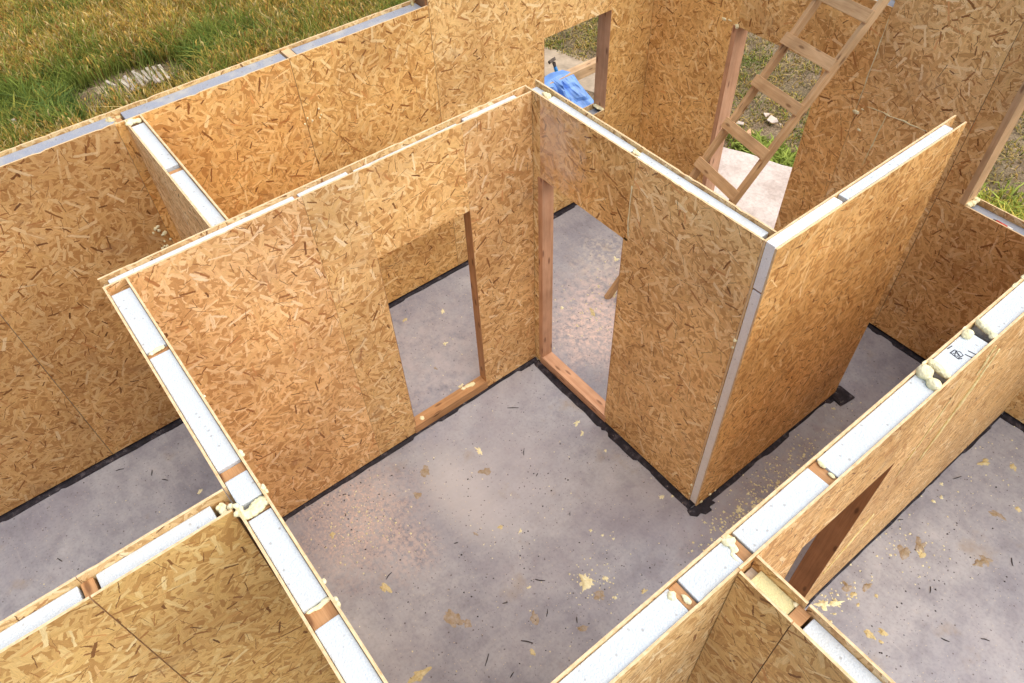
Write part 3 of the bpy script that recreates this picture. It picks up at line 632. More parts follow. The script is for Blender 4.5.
# J: outer wall on the meadow side, higher towards the far corner
JX, JO = -1.3219, -1.4764; HJ = 3.05; JS = 0.143
JW0, JW1, JZ0, JZ1 = 1.19, 1.935, 0.945, 1.90
zj = H - 0.022
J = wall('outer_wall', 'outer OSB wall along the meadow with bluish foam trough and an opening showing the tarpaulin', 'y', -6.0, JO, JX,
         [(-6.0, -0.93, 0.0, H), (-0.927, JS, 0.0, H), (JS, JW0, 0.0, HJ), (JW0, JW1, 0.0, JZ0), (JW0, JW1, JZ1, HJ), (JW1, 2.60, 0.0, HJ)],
         [(-6.0, -4.233, 0.03, H), (-4.23, -3.153, 0.03, H, 'osb', (0.80, 0.70, 0.60)), (-3.149, -2.06, 0.03, H, 'osb', (0.82, 0.71, 0.60)), (-2.058, -0.931, 0.03, H - 0.003, 'osb', (1.10, 0.93, 0.68)), (-0.927, JS - 0.002, 0.03, H, 'osb', (1.02, 0.91, 0.70)),  # shade on the left sheets and warm bounce light are tinted in
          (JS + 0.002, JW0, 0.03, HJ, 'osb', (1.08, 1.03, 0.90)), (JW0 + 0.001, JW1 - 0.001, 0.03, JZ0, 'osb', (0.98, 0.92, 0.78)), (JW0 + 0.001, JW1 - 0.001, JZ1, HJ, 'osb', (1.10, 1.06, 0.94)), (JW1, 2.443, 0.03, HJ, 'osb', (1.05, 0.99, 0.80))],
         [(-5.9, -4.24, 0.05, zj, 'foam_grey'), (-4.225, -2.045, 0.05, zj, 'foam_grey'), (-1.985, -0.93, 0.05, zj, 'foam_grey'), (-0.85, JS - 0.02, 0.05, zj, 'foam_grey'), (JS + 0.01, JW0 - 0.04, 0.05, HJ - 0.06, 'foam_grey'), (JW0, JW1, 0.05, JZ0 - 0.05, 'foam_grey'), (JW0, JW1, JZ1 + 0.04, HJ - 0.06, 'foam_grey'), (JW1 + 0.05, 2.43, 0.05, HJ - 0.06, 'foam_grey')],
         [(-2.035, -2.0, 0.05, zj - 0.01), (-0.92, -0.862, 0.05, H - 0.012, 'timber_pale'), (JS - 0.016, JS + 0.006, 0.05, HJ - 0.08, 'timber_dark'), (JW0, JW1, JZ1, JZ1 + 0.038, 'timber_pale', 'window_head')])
timber(J, JO - 0.001, JX + 0.001, JW1 - 0.004, JW1, JZ0 + 0.002, JZ1 - 0.001, 'window_jamb', 'timber_pink')
timber(J, JO - 0.001, JX + 0.001, JW0, JW0 + 0.004, JZ0 + 0.002, JZ1 - 0.001, 'window_jamb', 'timber_pink')
blobs(J, [(JX - 0.02 - 0.018 * i, JW1 - 0.02 + rnd.uniform(-0.01, 0.01), JZ0 + 0.0, 0.018, 1.2, 1.4, 0.7) for i in range(6)], amp=0.5)
blobs(J, [(JX - 0.045, -2.045, H - 0.035, 0.022, 1.2, 1, 0.8), (JX - 0.10, -2.06, H - 0.03, 0.026, 1, 1, 0.9), (JX - 0.07, -2.10, H - 0.04, 0.017, 1, 1, 0.7), (JX - 0.12, -2.01, H - 0.035, 0.018, 1, 1, 0.7)], mat='gun_old', amp=0.5)
blobs(J, [(JO + 0.03, JS - 0.05, H - 0.03, 0.016, 1, 0.8, 2.5), (JO + 0.035, JS - 0.10, H - 0.05, 0.012, 1, 1, 0.7)], mat='gun_old', amp=0.4)
blobs(J, [(JX + 0.004, -0.945 + 0.06 * i * rnd.uniform(0.3, 0.8), 2.05 + rnd.uniform(-0.06, 0.06), 0.008, 0.7, 1, 1.2) for i in range(6)], amp=0.5)
blobs(J, [(JX + 0.004, -2.10 + rnd.uniform(-0.05, 0.04), 1.55 + rnd.uniform(-0.2, 0.2), rnd.uniform(0.006, 0.013), 0.7, 1, 1.2) for i in range(22)], mat='gun', amp=0.5)

# K: far outer wall with the door the ladder leans over, and a window opening
KY, KO = 2.444, 2.60
KD0, KD1, KDT = -0.40, 0.425, 1.93; KS = 0.786; KW0, KW1, KZ0, KZ1 = 1.772, 2.56, 1.445, 2.44
K = wall('outer_wall', 'far outer OSB wall with the ladder doorway and a window opening holding a red pen', 'x', -1.476, KY, KO,
         [(JX + 0.002, KD0, 0.03, H, 'osb', (1.15, 1.08, 0.90)), (KD0, KD1, KDT, H, 'osb', (1.08, 1.03, 0.90)), (KD1, KS - 0.002, 0.03, H, 'osb_b', (1.15, 1.05, 0.88)), (KS + 0.001, 1.578, 0.03, HJ, 'osb', (1.14, 1.10, 1.04)), (1.582, KW0, 0.03, HJ, 'osb_b', (0.96, 0.88, 0.78)),  # raised tints stand in for light on this face
          (KW0 + 0.001, KW1 - 0.001, 0.03, KZ0, 'osb_b', (0.95, 0.85, 0.74)), (KW0 + 0.001, KW1 - 0.001, KZ1, HJ), (KW1, 3.70, 0.03, HJ), (3.703, 5.5, 0.03, HJ)],
         [(-1.476, KD0, 0.0, H), (KD0, KD1, KDT, H), (KD1, KS, 0.0, H), (KS, KW0, 0.0, HJ), (KW0, KW1, 0.0, KZ0), (KW0, KW1, KZ1, HJ), (KW1, 5.5, 0.0, HJ)],
         [(JX + 0.02, KD0 - 0.05, 0.05, zj, 'foam_grey'), (KD0, KD1, KDT + 0.04, zj, 'foam_grey'), (KD1 + 0.05, KS - 0.01, 0.05, zj, 'foam_grey'), (KS + 0.03, KW0 - 0.05, 0.05, HJ - 0.06, 'foam_grey'), (KW0 + 0.02, KW1, 0.05, KZ0 - 0.045, 'foam_grey'), (KW0, KW1, KZ1 + 0.04, HJ - 0.06, 'foam_grey'), (KW1 + 0.05, 5.4, 0.05, HJ - 0.06, 'foam_grey')],
         [(KS - 0.004, KS + 0.026, 0.05, HJ - 0.07), (KD0, KD1, KDT, KDT + 0.038, 'timber_pale', 'door_head'), (KW0, KW1, KZ1, KZ1 + 0.038, 'timber_pale', 'window_head')])
timber(K, KD0 - 0.045, KD0 + 0.001, KY - 0.001, KO + 0.001, 0.03, KDT - 0.001, 'door_jamb', 'timber_pink')
timber(K, KD1 - 0.001, KD1 + 0.045, KY + T, KO + 0.001, 0.03, KDT - 0.001, 'door_jamb', 'timber_pale')
timber(K, KW0 - 0.04, KW0 + 0.002, KY - 0.001, KO + 0.001, KZ0 + 0.002, KZ1 - 0.001, 'window_jamb', 'timber_pale')
timber(K, KW1 - 0.002, KW1 + 0.04, KY + T, KO + 0.001, KZ0 + 0.002, KZ1 - 0.001, 'window_jamb', 'timber_pale')
blobs(K, [(KW0 + 0.01, KY + 0.03, KZ0 - 0.002, 0.026, 1, 1, 0.8), (KW0 + 0.02, KY + 0.07, KZ0 - 0.005, 0.028, 1, 1, 0.8), (KW0 + 0.02, KY + 0.115, KZ0 - 0.002, 0.026, 1, 1, 0.9)], mat='gun', amp=0.4)
blobs(K, [(KD0 + 0.0, KY - 0.006, KDT + 0.0, 0.020, 1, 0.7, 1.2), (KD0 - 0.14, KY - 0.004, KDT + 0.01, 0.018, 1.4, 0.5, 0.8), (KD0 - 0.08, KY - 0.004, KDT + 0.02, 0.011, 2.4, 0.5, 0.7)], amp=0.5)
bead(K, (KS - 0.004, KY - 0.002, 1.75), (KS + 0.0, KY - 0.002, 2.42), 0.001, 0.006, 1)
bead(K, (0.86, KY - 0.002, 1.80), (1.32, KY - 0.002, 1.82), 0.0008, 0.010, 1)
bead(K, (1.02, KY - 0.002, 1.86), (0.98, KY - 0.002, 1.35), 0.0008, 0.008, 1)
blobs(K, [(0.79, KY - 0.003, 1.72, 0.018, 1.8, 0.5, 0.9), (0.86, KY - 0.003, 1.60, 0.014, 1.4, 0.5, 0.8), (0.83, KY - 0.003, 1.76, 0.009, 1.6, 0.5, 0.8)], amp=0.5)
blobs(K, [(JX + 0.35 + rnd.uniform(-0.02, 0.02), KY - 0.001, rnd.uniform(1.2, 2.0), 0.004, 1, 0.6, 1) for i in range(5)], mat='gun_old', amp=0.4)

# ------------------------------------------------------------------ bitumen strips under the walls
def strip(label, pts_wall, width, side, z=0.004, jag=0.018, seed=0):
    """irregular edged strip along a wall line p->q; side = unit vector out into the room"""
    (x0, y0), (x1, y1) = pts_wall; L = math.hypot(x1 - x0, y1 - y0); n = int(L / 0.025); mb = MB(); rows = []
    r_ = random.Random(seed); cur = width
    for i in range(n + 1):
        t = i / n; x, y = x0 + (x1 - x0) * t, y0 + (y1 - y0) * t
        if r_.random() < 0.10: cur = width + r_.uniform(-jag, jag)
        w_ = max(0.008, cur + jag * 0.7 * noise.noise(Vector((t * L * 7, seed * 3.1, 0))))
        row = []
        for f, zz in ((-0.03, 0.012), (0.3, 0.012 + 0.004 * r_.random()), (0.7, 0.008 + 0.008 * max(0, noise.noise(Vector((t * L * 9, 5, seed))))), (1.0, z + 0.004 * r_.random()), (1.0, 0.0)):
            d = w_ * f if f > 0 else f
            mb.v.append((x + side[0] * d, y + side[1] * d, zz)); row.append(len(mb.v) - 1)
        rows.append(row)
    for i in range(n):
        for k in range(4): mb.face([rows[i][k], rows[i + 1][k], rows[i + 1][k + 1], rows[i][k + 1]], [(0, 0)] * 4)
    o = mb.build('bitumen_strip', MAT['membrane']); tag(o, label, 'membrane', 'bitumen strips along the wall feet'); return o
strip('black bitumen strip on the floor along the foot of the wider doorway wall, room side', ((0.0, -2.44), (0.0, -0.005)), 0.026, (1, 0), seed=1, jag=0.012)
strip('black bitumen strip along the foot of the narrow doorway wall, inside the middle room', ((0.04, 0.0), (W + 0.06, 0.0)), 0.052, (0, -1), seed=2, jag=0.014)
strip('black bitumen strip at the foot of the free ending wall, corridor side', ((E1, 0.02), (E1, EL_ + 0.02)), 0.026, (1, 0), seed=3, jag=0.014)
strip('black bitumen strip at the foot of the far outer wall beyond the corridor', ((0.5, KY), (H0 - 0.01, KY)), 0.03, (0, -1), seed=4, jag=0.012)
strip('black bitumen strip at the foot of the far outer wall in the right hand room', ((H1 + 0.01, KY), (5.4, KY)), 0.05, (0, -1), seed=5, jag=0.012)
strip('black bitumen strip along the foot of the meadow side wall, lower left room', ((JX, -6.0), (JX, -2.01)), 0.042, (1, 0), seed=6, jag=0.012)
strip('black bitumen strip along the foot of the meadow side wall, seen through the wider doorway', ((JX, -1.9), (JX, 2.43)), 0.04, (1, 0), seed=7, jag=0.012)
strip('thin black bitumen strip along the foot of the broad foam topped wall by its doorway', ((H1, -1.24), (H1, 2.42)), 0.012, (1, 0), seed=8, jag=0.01)
strip('black bitumen strip behind the wider doorway threshold', ((-0.0777, -1.88), (-0.0777, 0.0)), 0.022, (-1, 0), seed=9)
strip('black bitumen strip behind the narrow doorway threshold', ((0.1, tB), (W, tB)), 0.022, (0, 1), seed=10)
strip('black bitumen strip along the foot of the long foam topped wall, inside the middle room', ((0.04, D1), (2.6, D1)), 0.04, (0, 1), seed=12)
def flap(pts, label):
    mb = MB(); n = len(pts); mb.v = [(x, y, 0.010 + 0.006 * rnd.random()) for x, y in pts] + [(x, y, 0.0) for x, y in pts]
    mb.face(list(range(n)), [(0, 0)] * n)
    for i in range(n): j = (i + 1) % n; mb.face([j, i, n + i, n + j], [(0, 0)] * 4)
    o = mb.build('membrane_flap', MAT['membrane']); return tag(o, label, 'membrane')
flap([(1.75, 1.56), (1.92, 1.54), (1.93, 1.60), (1.94, 1.69), (1.80, 1.70), (1.74, 1.66)], 'square black membrane flap lying past the far end of the free ending wall')
flap([(1.79, -0.06), (1.83, -0.075), (1.87, -0.04), (1.865, 0.0), (1.895, 0.02), (1.90, 0.075), (1.87, 0.08), (1.875, 0.14), (1.845, 0.13), (1.84, 0.19), (1.81, 0.18), (1.80, -0.02)], 'torn black membrane flap at the near foot of the free ending wall')

# ------------------------------------------------------------------ ladder
lad = thing('ladder', 'rough wooden ladder of flat board rungs leaning against the far wall over the doorway', 'ladder', (0.11, 0.80, 0))
d0, p0, w0 = Vector((0.0408, 0.1995, 0.294)), Vector((0.534, 1.540, 1.262)), Vector((-0.511, 0.187, -0.072))
eye = Vector((3.1532, -2.5281, 4.9157))
ends = []
for base in (p0, p0 + w0):
    ends.append((base - d0 * (base.z / d0.z), eye + ((base + d0 * 5.7) - eye) * 0.955))     # the foot on the floor, the head just clear of the far wall
du = ((ends[0][1] - ends[0][0]).normalized() + (ends[1][1] - ends[1][0]).normalized()).normalized()
wu = (ends[1][0] - ends[0][0]).normalized(); nn = du.cross(wu).normalized()
if nn.dot(eye - p0) < 0: nn = -nn
for foot, head in ends:
    mb = MB(); u = (head - foot) / 2; mb.obox((foot + head) / 2 - nn * 0.028 + Vector((0, 0, 0.012)), u, wu * 0.019, nn * 0.028)
    part(lad, mb, 'rail', MAT['ladder'], bevel=0.003)
def on_rail(k, i):
    q = p0 + w0 * k + d0 * i; r = (q - eye).normalized(); f, h = ends[k]; e = (h - f).normalized(); w_ = f - eye
    bb = e.dot(r); return f + e * ((bb * r.dot(w_) - e.dot(w_)) / (1 - bb * bb))
for i in range(-3, 6):
    a, b = on_rail(0, i), on_rail(1, i); wl = (b - a).normalized(); c_ = (a + b) / 2 + nn * 0.014 + du * rnd.uniform(-0.012, 0.012)
    mb = MB(); mb.obox(c_, wl * ((b - a).length / 2 + 0.026), (du + wl * rnd.uniform(-0.03, 0.03)) * 0.042, nn * 0.011)
    part(lad, mb, 'rung', MAT['ladder'], bevel=0.002)

# ------------------------------------------------------------------ outside the side window: beam, tarpaulin, tool
mb = MB(); mb.obox((-2.60, 3.25, 0.47), (0.0, 0.95, 0.0), (0.05, 0, 0), (0, 0, 0.06))
bmo = thing('timber_trestle', 'pale squared timber on trestle legs outside the side window beside the blue tarpaulin', 'trestle', (-2.6, 3.25, GZ))
part(bmo, mb, 'beam', MAT['timber_pale'], bevel=0.004)
for y_ in (2.55, 3.95):
    for s_ in (-1, 1):
        mb = MB(); a = Vector((-2.60 + 0.04 * s_, y_, 0.44)); b = Vector((-2.60 + 0.26 * s_, y_, GZ)); mb.obox((a + b) / 2, (b - a) / 2, (0, 0.04, 0), (0.02, 0, 0.01)); part(bmo, mb, 'leg', MAT['timber_pale'])
# draped sheet: rows from the beam down to the ground, folds growing downwards
mb = MB(); nu, nv = 30, 20; rows = []
for j in range(nv + 1):
    t = j / nv; row = []
    for i in range(nu + 1):
        s = i / nu
        y = 1.98 + 0.60 * s + 0.42 * t * (s - 0.15)
        cr = noise.noise(Vector((s * 4 + t, t * 3, 1.5))); ph = s * 15 + 2.2 * noise.noise(Vector((s * 2.2, t * 1.5, 9)))
        fold = (abs(math.sin(ph)) - 0.5) * 0.13 * (0.10 + t) + (0.06 - 0.20 * abs(cr)) + 0.10 * (0.4 - abs(noise.noise(Vector((s * 8, t * 6, 5))))) + 0.03 * (0.4 - abs(noise.noise(Vector((s * 17, t * 14, 2)))))
        if t < 0.12: x, z = -2.68 + 0.9 * t, 0.545 + 0.012 * math.sin(s * 11)
        else:
            q = (t - 0.12) / 0.88; x = -2.57 + 0.55 * q + fold; z = 0.54 - 0.78 * q - 0.10 * q * (1 - s)
        mb.v.append((x, y, max(z, GZ + 0.012))); row.append(len(mb.v) - 1)
    rows.append(row)
for j in range(nv):
    for i in range(nu): mb.face([rows[j][i], rows[j][i + 1], rows[j + 1][i + 1], rows[j + 1][i]], [(0, 0)] * 4)
o = mb.build('tarpaulin', MAT['tarp']); tag(o, 'crumpled blue tarpaulin hanging over the timber outside the side window', 'tarpaulin')
so_ = o.modifiers.new('thickness', 'SOLIDIFY'); so_.thickness = 0.004
HA, HB = gp(559, 79, 0.42), gp(555, 66.5, 0.58); HC = HB + (HB - HA) * 0.3
tool = thing('hand_saw', 'tool with a bright blue handle and dark head leaning by the tarpaulin', 'tool', (HA.x, HA.y, GZ))
mb = MB(); tube(mb, [HA, (HA + HB) / 2, HB], [0.020, 0.022, 0.018], 8); part(tool, mb, 'handle', MAT['blue'], smooth=True)
mb = MB(); tube(mb, [HB, HC], [0.016, 0.020], 8); mb.obox(HC + Vector((-0.02, -0.01, 0.02)), (0.006, 0.035, 0.012), (0.012, 0, 0.012), (-0.010, 0, 0.014)); part(tool, mb, 'head', MAT['steel'])
mb = MB(); tube(mb, [HA, (HA.x + 0.1, HA.y + 0.05, GZ)], [0.015, 0.015], 8); part(tool, mb, 'shaft', MAT['steel'])
tool.name = 'long_tool'

# ------------------------------------------------------------------ felt pen lying in the window trough
pen = thing('marker_pen', 'small red and white marker pen lying in the window trough', 'pen', (2.03, KY + 0.055, KZ0 - 0.045))
zp = KZ0 - 0.045 + 0.013
mb = MB(); tube(mb, [(1.99, KY + 0.055, zp), (2.07, KY + 0.050, zp)], 0.0115, 10); part(pen, mb, 'barrel', MAT['red'], smooth=True)
mb = MB(); tube(mb, [(2.0705, KY + 0.050, zp), (2.105, KY + 0.048, zp)], 0.0125, 10); part(pen, mb, 'cap', MAT['white'], smooth=True)
mb = MB(); tube(mb, [(1.968, KY + 0.0565, zp), (1.9895, KY + 0.055, zp)], [0.005, 0.009], 8); part(pen, mb, 'tip', MAT['ink'], smooth=True)

# ------------------------------------------------------------------ scraps on the floor
def scrap(x, y, r_, label, mat='gun_old', flat=0.22, rot=0, sx=1.4, group=None):
    """thin splash of set foam: ragged outline, crumbly top"""
    mb = MB(); n = 34; sd = x * 31 + y * 17; rings = 5
    mb.v.append((x, y, r_ * flat * 0.8 + 0.002))
    for j in range(1, rings + 1):
        f = j / rings
        for i in range(n):
            a = 6.28319 * i / n; e = Vector((math.cos(a), math.sin(a), 0))
            q2 = 1.0 if mat == 'gun' else 0.42
            ro = r_ * (0.62 + 0.55 * noise.noise(e * 1.1 + Vector((sd, 0, 0))) + q2 * 0.42 * noise.noise(e * 3.0 + Vector((0, sd, 0))) + q2 * 0.30 * noise.noise(e * 7.0 + Vector((0, 0, sd))))
            ro = max(0.15 * r_, ro) * f; px, py = ro * math.cos(a) * sx, ro * math.sin(a) / sx ** 0.5
            z = 0.0012 + r_ * flat * (1 - f ** 2) * (0.6 + 0.9 * noise.noise(Vector((px * 60 / (1 + r_ * 8), py * 60 / (1 + r_ * 8), sd)))) if j < rings else 0.0
            mb.v.append((x + px * math.cos(rot) - py * math.sin(rot), y + px * math.sin(rot) + py * math.cos(rot), max(z, 0.0)))
    for i in range(n):
        j = (i + 1) % n; mb.face([0, 1 + i, 1 + j], [(0, 0)] * 3)
        for k in range(rings - 1): o_ = 1 + k * n; mb.face([o_ + i, o_ + n + i, o_ + n + j, o_ + j], [(0, 0)] * 4)
    o = mb.build('foam_scrap', MAT[mat], smooth=True); return tag(o, label, 'foam scrap', group)
G_A = 'dried yellow foam scrap stuck to the concrete floor'
SCR = [  # x, y, size, material, flatness, label
 (1.727, -0.983, 0.075, 'gun', 0.25, 'largest splashed yellow foam scrap in the middle room, near the broad foam topped wall'),
 (1.86, -0.97, 0.06, 'gun_brown', 0.08, 'brown trodden foam smear beside the largest yellow scrap'), (1.80, -0.86, 0.03, 'gun', 0.3, None), (1.93, -0.90, 0.02, 'gun', 0.4, None),
 (1.363, -1.825, 0.085, 'gun_brown', 0.06, 'brown trodden foam stain in the near part of the middle room floor'), (1.45, -1.77, 0.045, 'gun_brown', 0.06, 'small brown trodden foam stain below the larger one'),
 (0.911, -2.06, 0.05, 'gun_old', 0.2, 'ochre foam dab with a dark splinter by the long foam topped wall'), (1.53, -2.19, 0.06, 'gun_old', 0.12, 'ochre foam smear nearest the bottom of the middle room'),
 (0.46, -1.50, 0.045, 'gun_brown', 0.06, 'brown foam spot near the wider doorway wall'), (0.33, -1.35, 0.06, 'gun_brown', 0.05, 'faint brown foam smear at the foot of the wider doorway wall'),
 (0.62, -0.98, 0.05, 'gun_brown', 0.05, 'faint brown foam smear in the middle of the room'), (0.44, -0.92, 0.035, 'gun', 0.15, None), (0.98, -1.35, 0.02, 'gun_brown', 0.2, None), (1.05, -1.18, 0.025, 'gun_old', 0.1, None),
 (1.16, -1.09, 0.018, 'gun', 0.2, None), (1.52, -1.30, 0.016, 'gun', 0.4, None), (1.47, -0.70, 0.015, 'gun', 0.4, None), (1.55, -0.66, 0.014, 'gun', 0.4, None), (1.62, -0.62, 0.013, 'gun', 0.4, None),
 (1.60, -0.12, 0.024, 'gun', 0.2, None), (1.64, -0.05, 0.02, 'gun', 0.2, None), (0.72, -0.17, 0.03, 'gun', 0.35, 'pale foam curl on the floor beside the narrow doorway threshold'), (0.82, -0.20, 0.024, 'gun', 0.35, None), (1.05, -0.17, 0.02, 'gun', 0.3, None),
 (0.34, -2.15, 0.03, 'gun_old', 0.2, None), (1.95, -1.20, 0.035, 'gun_brown', 0.08, None), (1.70, -1.40, 0.05, 'gun_brown', 0.05, None), (1.86, -1.55, 0.03, 'gun_old', 0.1, None), (2.02, -0.72, 0.028, 'gun_old', 0.25, None),
 # right hand room
 (2.973, 0.981, 0.06, 'gun_brown', 0.2, 'brown foam splash in the right hand room near its left wall'), (2.93, 0.86, 0.07, 'gun_brown', 0.15, None), (3.02, 0.93, 0.04, 'gun_old', 0.25, None), (3.306, 1.22, 0.055, 'gun_brown', 0.25, 'thick brown foam clod in the right hand room by the picture edge'),
 (3.29, 1.16, 0.04, 'gun_brown', 0.3, None), (3.124, 0.193, 0.045, 'gun_old', 0.3, 'ring shaped dried foam piece on the right hand room floor'), (3.16, 0.27, 0.035, 'gun_old', 0.3, None), (3.19, 0.21, 0.018, 'gun_old', 0.3, None),
 (2.82, 0.13, 0.05, 'gun', 0.4, 'crumbly pale foam heap at the foot of the broad wall by its doorway'), (2.86, 0.20, 0.045, 'gun', 0.4, None), (2.84, 0.35, 0.05, 'gun_brown', 0.2, None), (2.90, 0.33, 0.03, 'gun_old', 0.3, None), (2.96, 0.30, 0.018, 'gun_old', 0.3, None), (2.92, 0.45, 0.04, 'gun_brown', 0.15, None), (3.0, 0.44, 0.02, 'gun_old', 0.3, None),
 (2.90, 1.93, 0.05, 'gun_old', 0.35, 'ochre foam clump close to the far corner of the right hand room'), (3.05, 2.05, 0.04, 'gun_old', 0.3, None), (3.12, 2.12, 0.02, 'gun_old', 0.3, None), (2.86, 1.42, 0.022, 'gun', 0.5, None), (2.84, 1.35, 0.02, 'gun', 0.5, None), (2.80, 1.52, 0.022, 'gun', 0.4, None), (3.18, 1.6, 0.05, 'gun_brown', 0.1, None), (3.25, 1.75, 0.03, 'gun_old', 0.2, None),
 # lower left room
 (-0.05, -3.05, 0.05, 'gun_old', 0.2, 'ochre foam scrap in the lower left room midway along the wall'), (0.10, -3.02, 0.03, 'gun_old', 0.25, None), (0.72, -3.35, 0.03, 'gun_old', 0.2, None), (-0.25, -3.6, 0.03, 'gun_brown', 0.2, None), (-0.6, -2.75, 0.025, 'gun', 0.2, None), (0.3, -2.70, 0.03, 'gun_brown', 0.2, None),
 # corridor
 (2.02, 0.22, 0.035, 'gun', 0.35, 'yellow foam crumb heap in the corridor by the torn membrane flap'), (2.07, 0.33, 0.03, 'gun', 0.4, None), (2.10, 0.08, 0.02, 'gun', 0.5, None), (2.13, 0.12, 0.018, 'gun', 0.5, None), (2.16, 0.75, 0.03, 'gun_old', 0.3, None), (2.2, 0.9, 0.03, 'gun_old', 0.3, None), (2.05, 0.62, 0.025, 'gun_old', 0.3, None), (2.25, 1.6, 0.04, 'gun_brown', 0.2, None), (2.32, 1.85, 0.03, 'gun_brown', 0.2, None), (2.28, 0.3, 0.02, 'gun', 0.4, None), (1.90, 1.48, 0.020, 'gun', 0.6, 'pale foam lump on the strip by the square membrane flap'),
 # through the doorways
 (-0.176, 1.144, 0.06, 'gun', 0.12, 'pale yellow foam splash seen through the narrow doorway'), (-0.13, 1.02, 0.04, 'gun', 0.15, None), (-0.08, 0.72, 0.045, 'gun_old', 0.12, None), (-0.45, 1.35, 0.04, 'gun', 0.15, None), (-0.3, 0.55, 0.025, 'gun', 0.3, None),
 (-0.62, -0.50, 0.025, 'gun', 0.3, None), (-0.95, -0.30, 0.03, 'gun', 0.25, None), (-1.08, -0.62, 0.03, 'gun_old', 0.2, None), (-0.16, -0.66, 0.03, 'gun', 0.4, 'white foam crumbs on the floor just behind the wider doorway threshold'), (-0.45, -0.72, 0.02, 'gun_brown', 0.2, None)]
for (x, y, r_, m_, fl, lb) in SCR:
    a = 'yellow' if m_ == 'gun' else 'ochre' if m_ == 'gun_old' else 'brown'
    room = 'middle room' if (0 < x < 2.55 and y < 0) else 'right hand room' if x > 2.74 else 'lower left room' if y < -2.5 else 'corridor' if x > 1.8 else 'space behind the doorways'
    grp = None if lb else 'small %s foam scraps in the %s' % (a, room)
    o = scrap(x, y, r_, lb or 'small %s dried foam scrap on the %s floor' % (a, room), m_, fl, rot=x * 7, sx=rnd.uniform(1.0, 1.7), group=grp or 'larger foam scraps on the floors')
# crumbs nobody could count
def crumbs(spec, name, mat, label):
    mb = MB()
    for (x, y, sx, sy, n, r0, r1) in spec:
        for i in range(n):
            px, py = x + rnd.gauss(0, sx), y + rnd.gauss(0, sy); r_ = rnd.uniform(r0, r1)
            b = len(mb.v); a = rnd.uniform(0, 6.28)
            for k in range(4): mb.v.append((px + r_ * math.cos(a + 1.57 * k) * rnd.uniform(0.6, 1.4), py + r_ * math.sin(a + 1.57 * k) * rnd.uniform(0.6, 1.4), 0.001))
            mb.v.append((px, py, r_ * 0.9))
            for k in range(4): mb.face([b + k, b + (k + 1) % 4, b + 4], [(0, 0)] * 3)
    o = mb.build(name, mat, None, loc=(0, 0, 0)); o['kind'] = 'stuff'; o['label'] = label; o['category'] = 'litter'
crumbs([(2.03, 0.40, 0.09, 0.35, 330, 0.003, 0.011), (2.15, 0.9, 0.12, 0.4, 120, 0.003, 0.009), (2.84, 0.2, 0.05, 0.15, 70, 0.003, 0.010), (2.95, 0.9, 0.12, 0.12, 60, 0.003, 0.009), (1.76, -0.95, 0.12, 0.1, 40, 0.003, 0.008), (3.05, 1.9, 0.2, 0.3, 40, 0.003, 0.008),
        (0.40, -1.95, 0.20, 0.16, 120, 0.003, 0.009), (1.2, -1.2, 0.7, 0.6, 120, 0.002, 0.006), (-0.1, 0.9, 0.25, 0.4, 160, 0.003, 0.009), (-0.6, -0.6, 0.3, 0.5, 60, 0.003, 0.007), (0, -3.2, 0.5, 0.4, 40, 0.003, 0.007)], 'foam_crumbs', MAT['gun'], 'fine yellow foam crumbs strewn over the concrete floor')
crumbs([(1.2, -1.2, 0.7, 0.7, 160, 0.002, 0.007), (0, -3.2, 0.6, 0.4, 60, 0.002, 0.008), (3.3, 1.0, 0.4, 0.7, 90, 0.002, 0.008), (-0.5, 0.2, 0.4, 0.9, 70, 0.002, 0.006), (0.2, -1.9, 0.15, 0.2, 40, 0.002, 0.008)], 'wood_debris', MAT['splinter'], 'dark splinters and grit strewn over the concrete floor')
# splinters
def splinter(x, y, L, a, label, grp='dark splinters on the floor'):
    mb = MB(); q = random.Random(int(x * 999)); dx, dy = math.cos(a) * L / 2, math.sin(a) * L / 2; b = q.uniform(-0.2, 0.2) * L
    tube(mb, [(x - dx, y - dy, 0.004), (x - b * math.sin(a) * 0.4, y + b * math.cos(a) * 0.4, 0.006), (x + dx, y + dy, 0.004)], [0.002, 0.0035, 0.0022], 5)
    o = mb.build('splinter', MAT['splinter']); return tag(o, label, 'splinter', grp)
def floor_pt(px, py):
    r = Vector(((px - 512) / 751.43, (py - 341.5) / 751.43, 1)); d = Vector([sum(R[k][i] * r[k] for k in range(3)) for i in range(3)])
    t = -4.9157 / d.z; return 3.1532 + d.x * t, -2.5281 + d.y * t
for (px, py, L, a) in ((513, 408, 0.09, 0.9), (540, 580, 0.07, 0.75), (527, 642, 0.08, 0.7), (487, 660, 0.08, 2.2), (547, 613, 0.05, 2.3), (577, 620, 0.04, 2.5), (512, 675, 0.04, 1.9), (524, 452, 0.06, 2.4), (389, 576, 0.06, 1.9), (505, 603, 0.035, 1.1), (570, 514, 0.03, 2.4), (537, 475, 0.03, 2.0), (456, 543, 0.03, 1.2),
                       (957, 478, 0.07, 1.2), (930, 590, 0.05, 2.1), (985, 640, 0.05, 0.6), (1012, 562, 0.06, 2.2), (900, 520, 0.04, 1.0), (945, 640, 0.05, 0.4), (60, 560, 0.05, 0.4), (120, 470, 0.06, 1.2), (165, 480, 0.05, 0.7), (152, 473, 0.05, 2.7)):
    x, y = floor_pt(px, py); room = 'middle room' if px < 700 and px > 300 else 'right hand room' if px > 700 else 'lower left room'
    splinter(x, y, L, a, 'thin dark splinter lying on the %s floor' % room, 'dark splinters in the %s' % room)

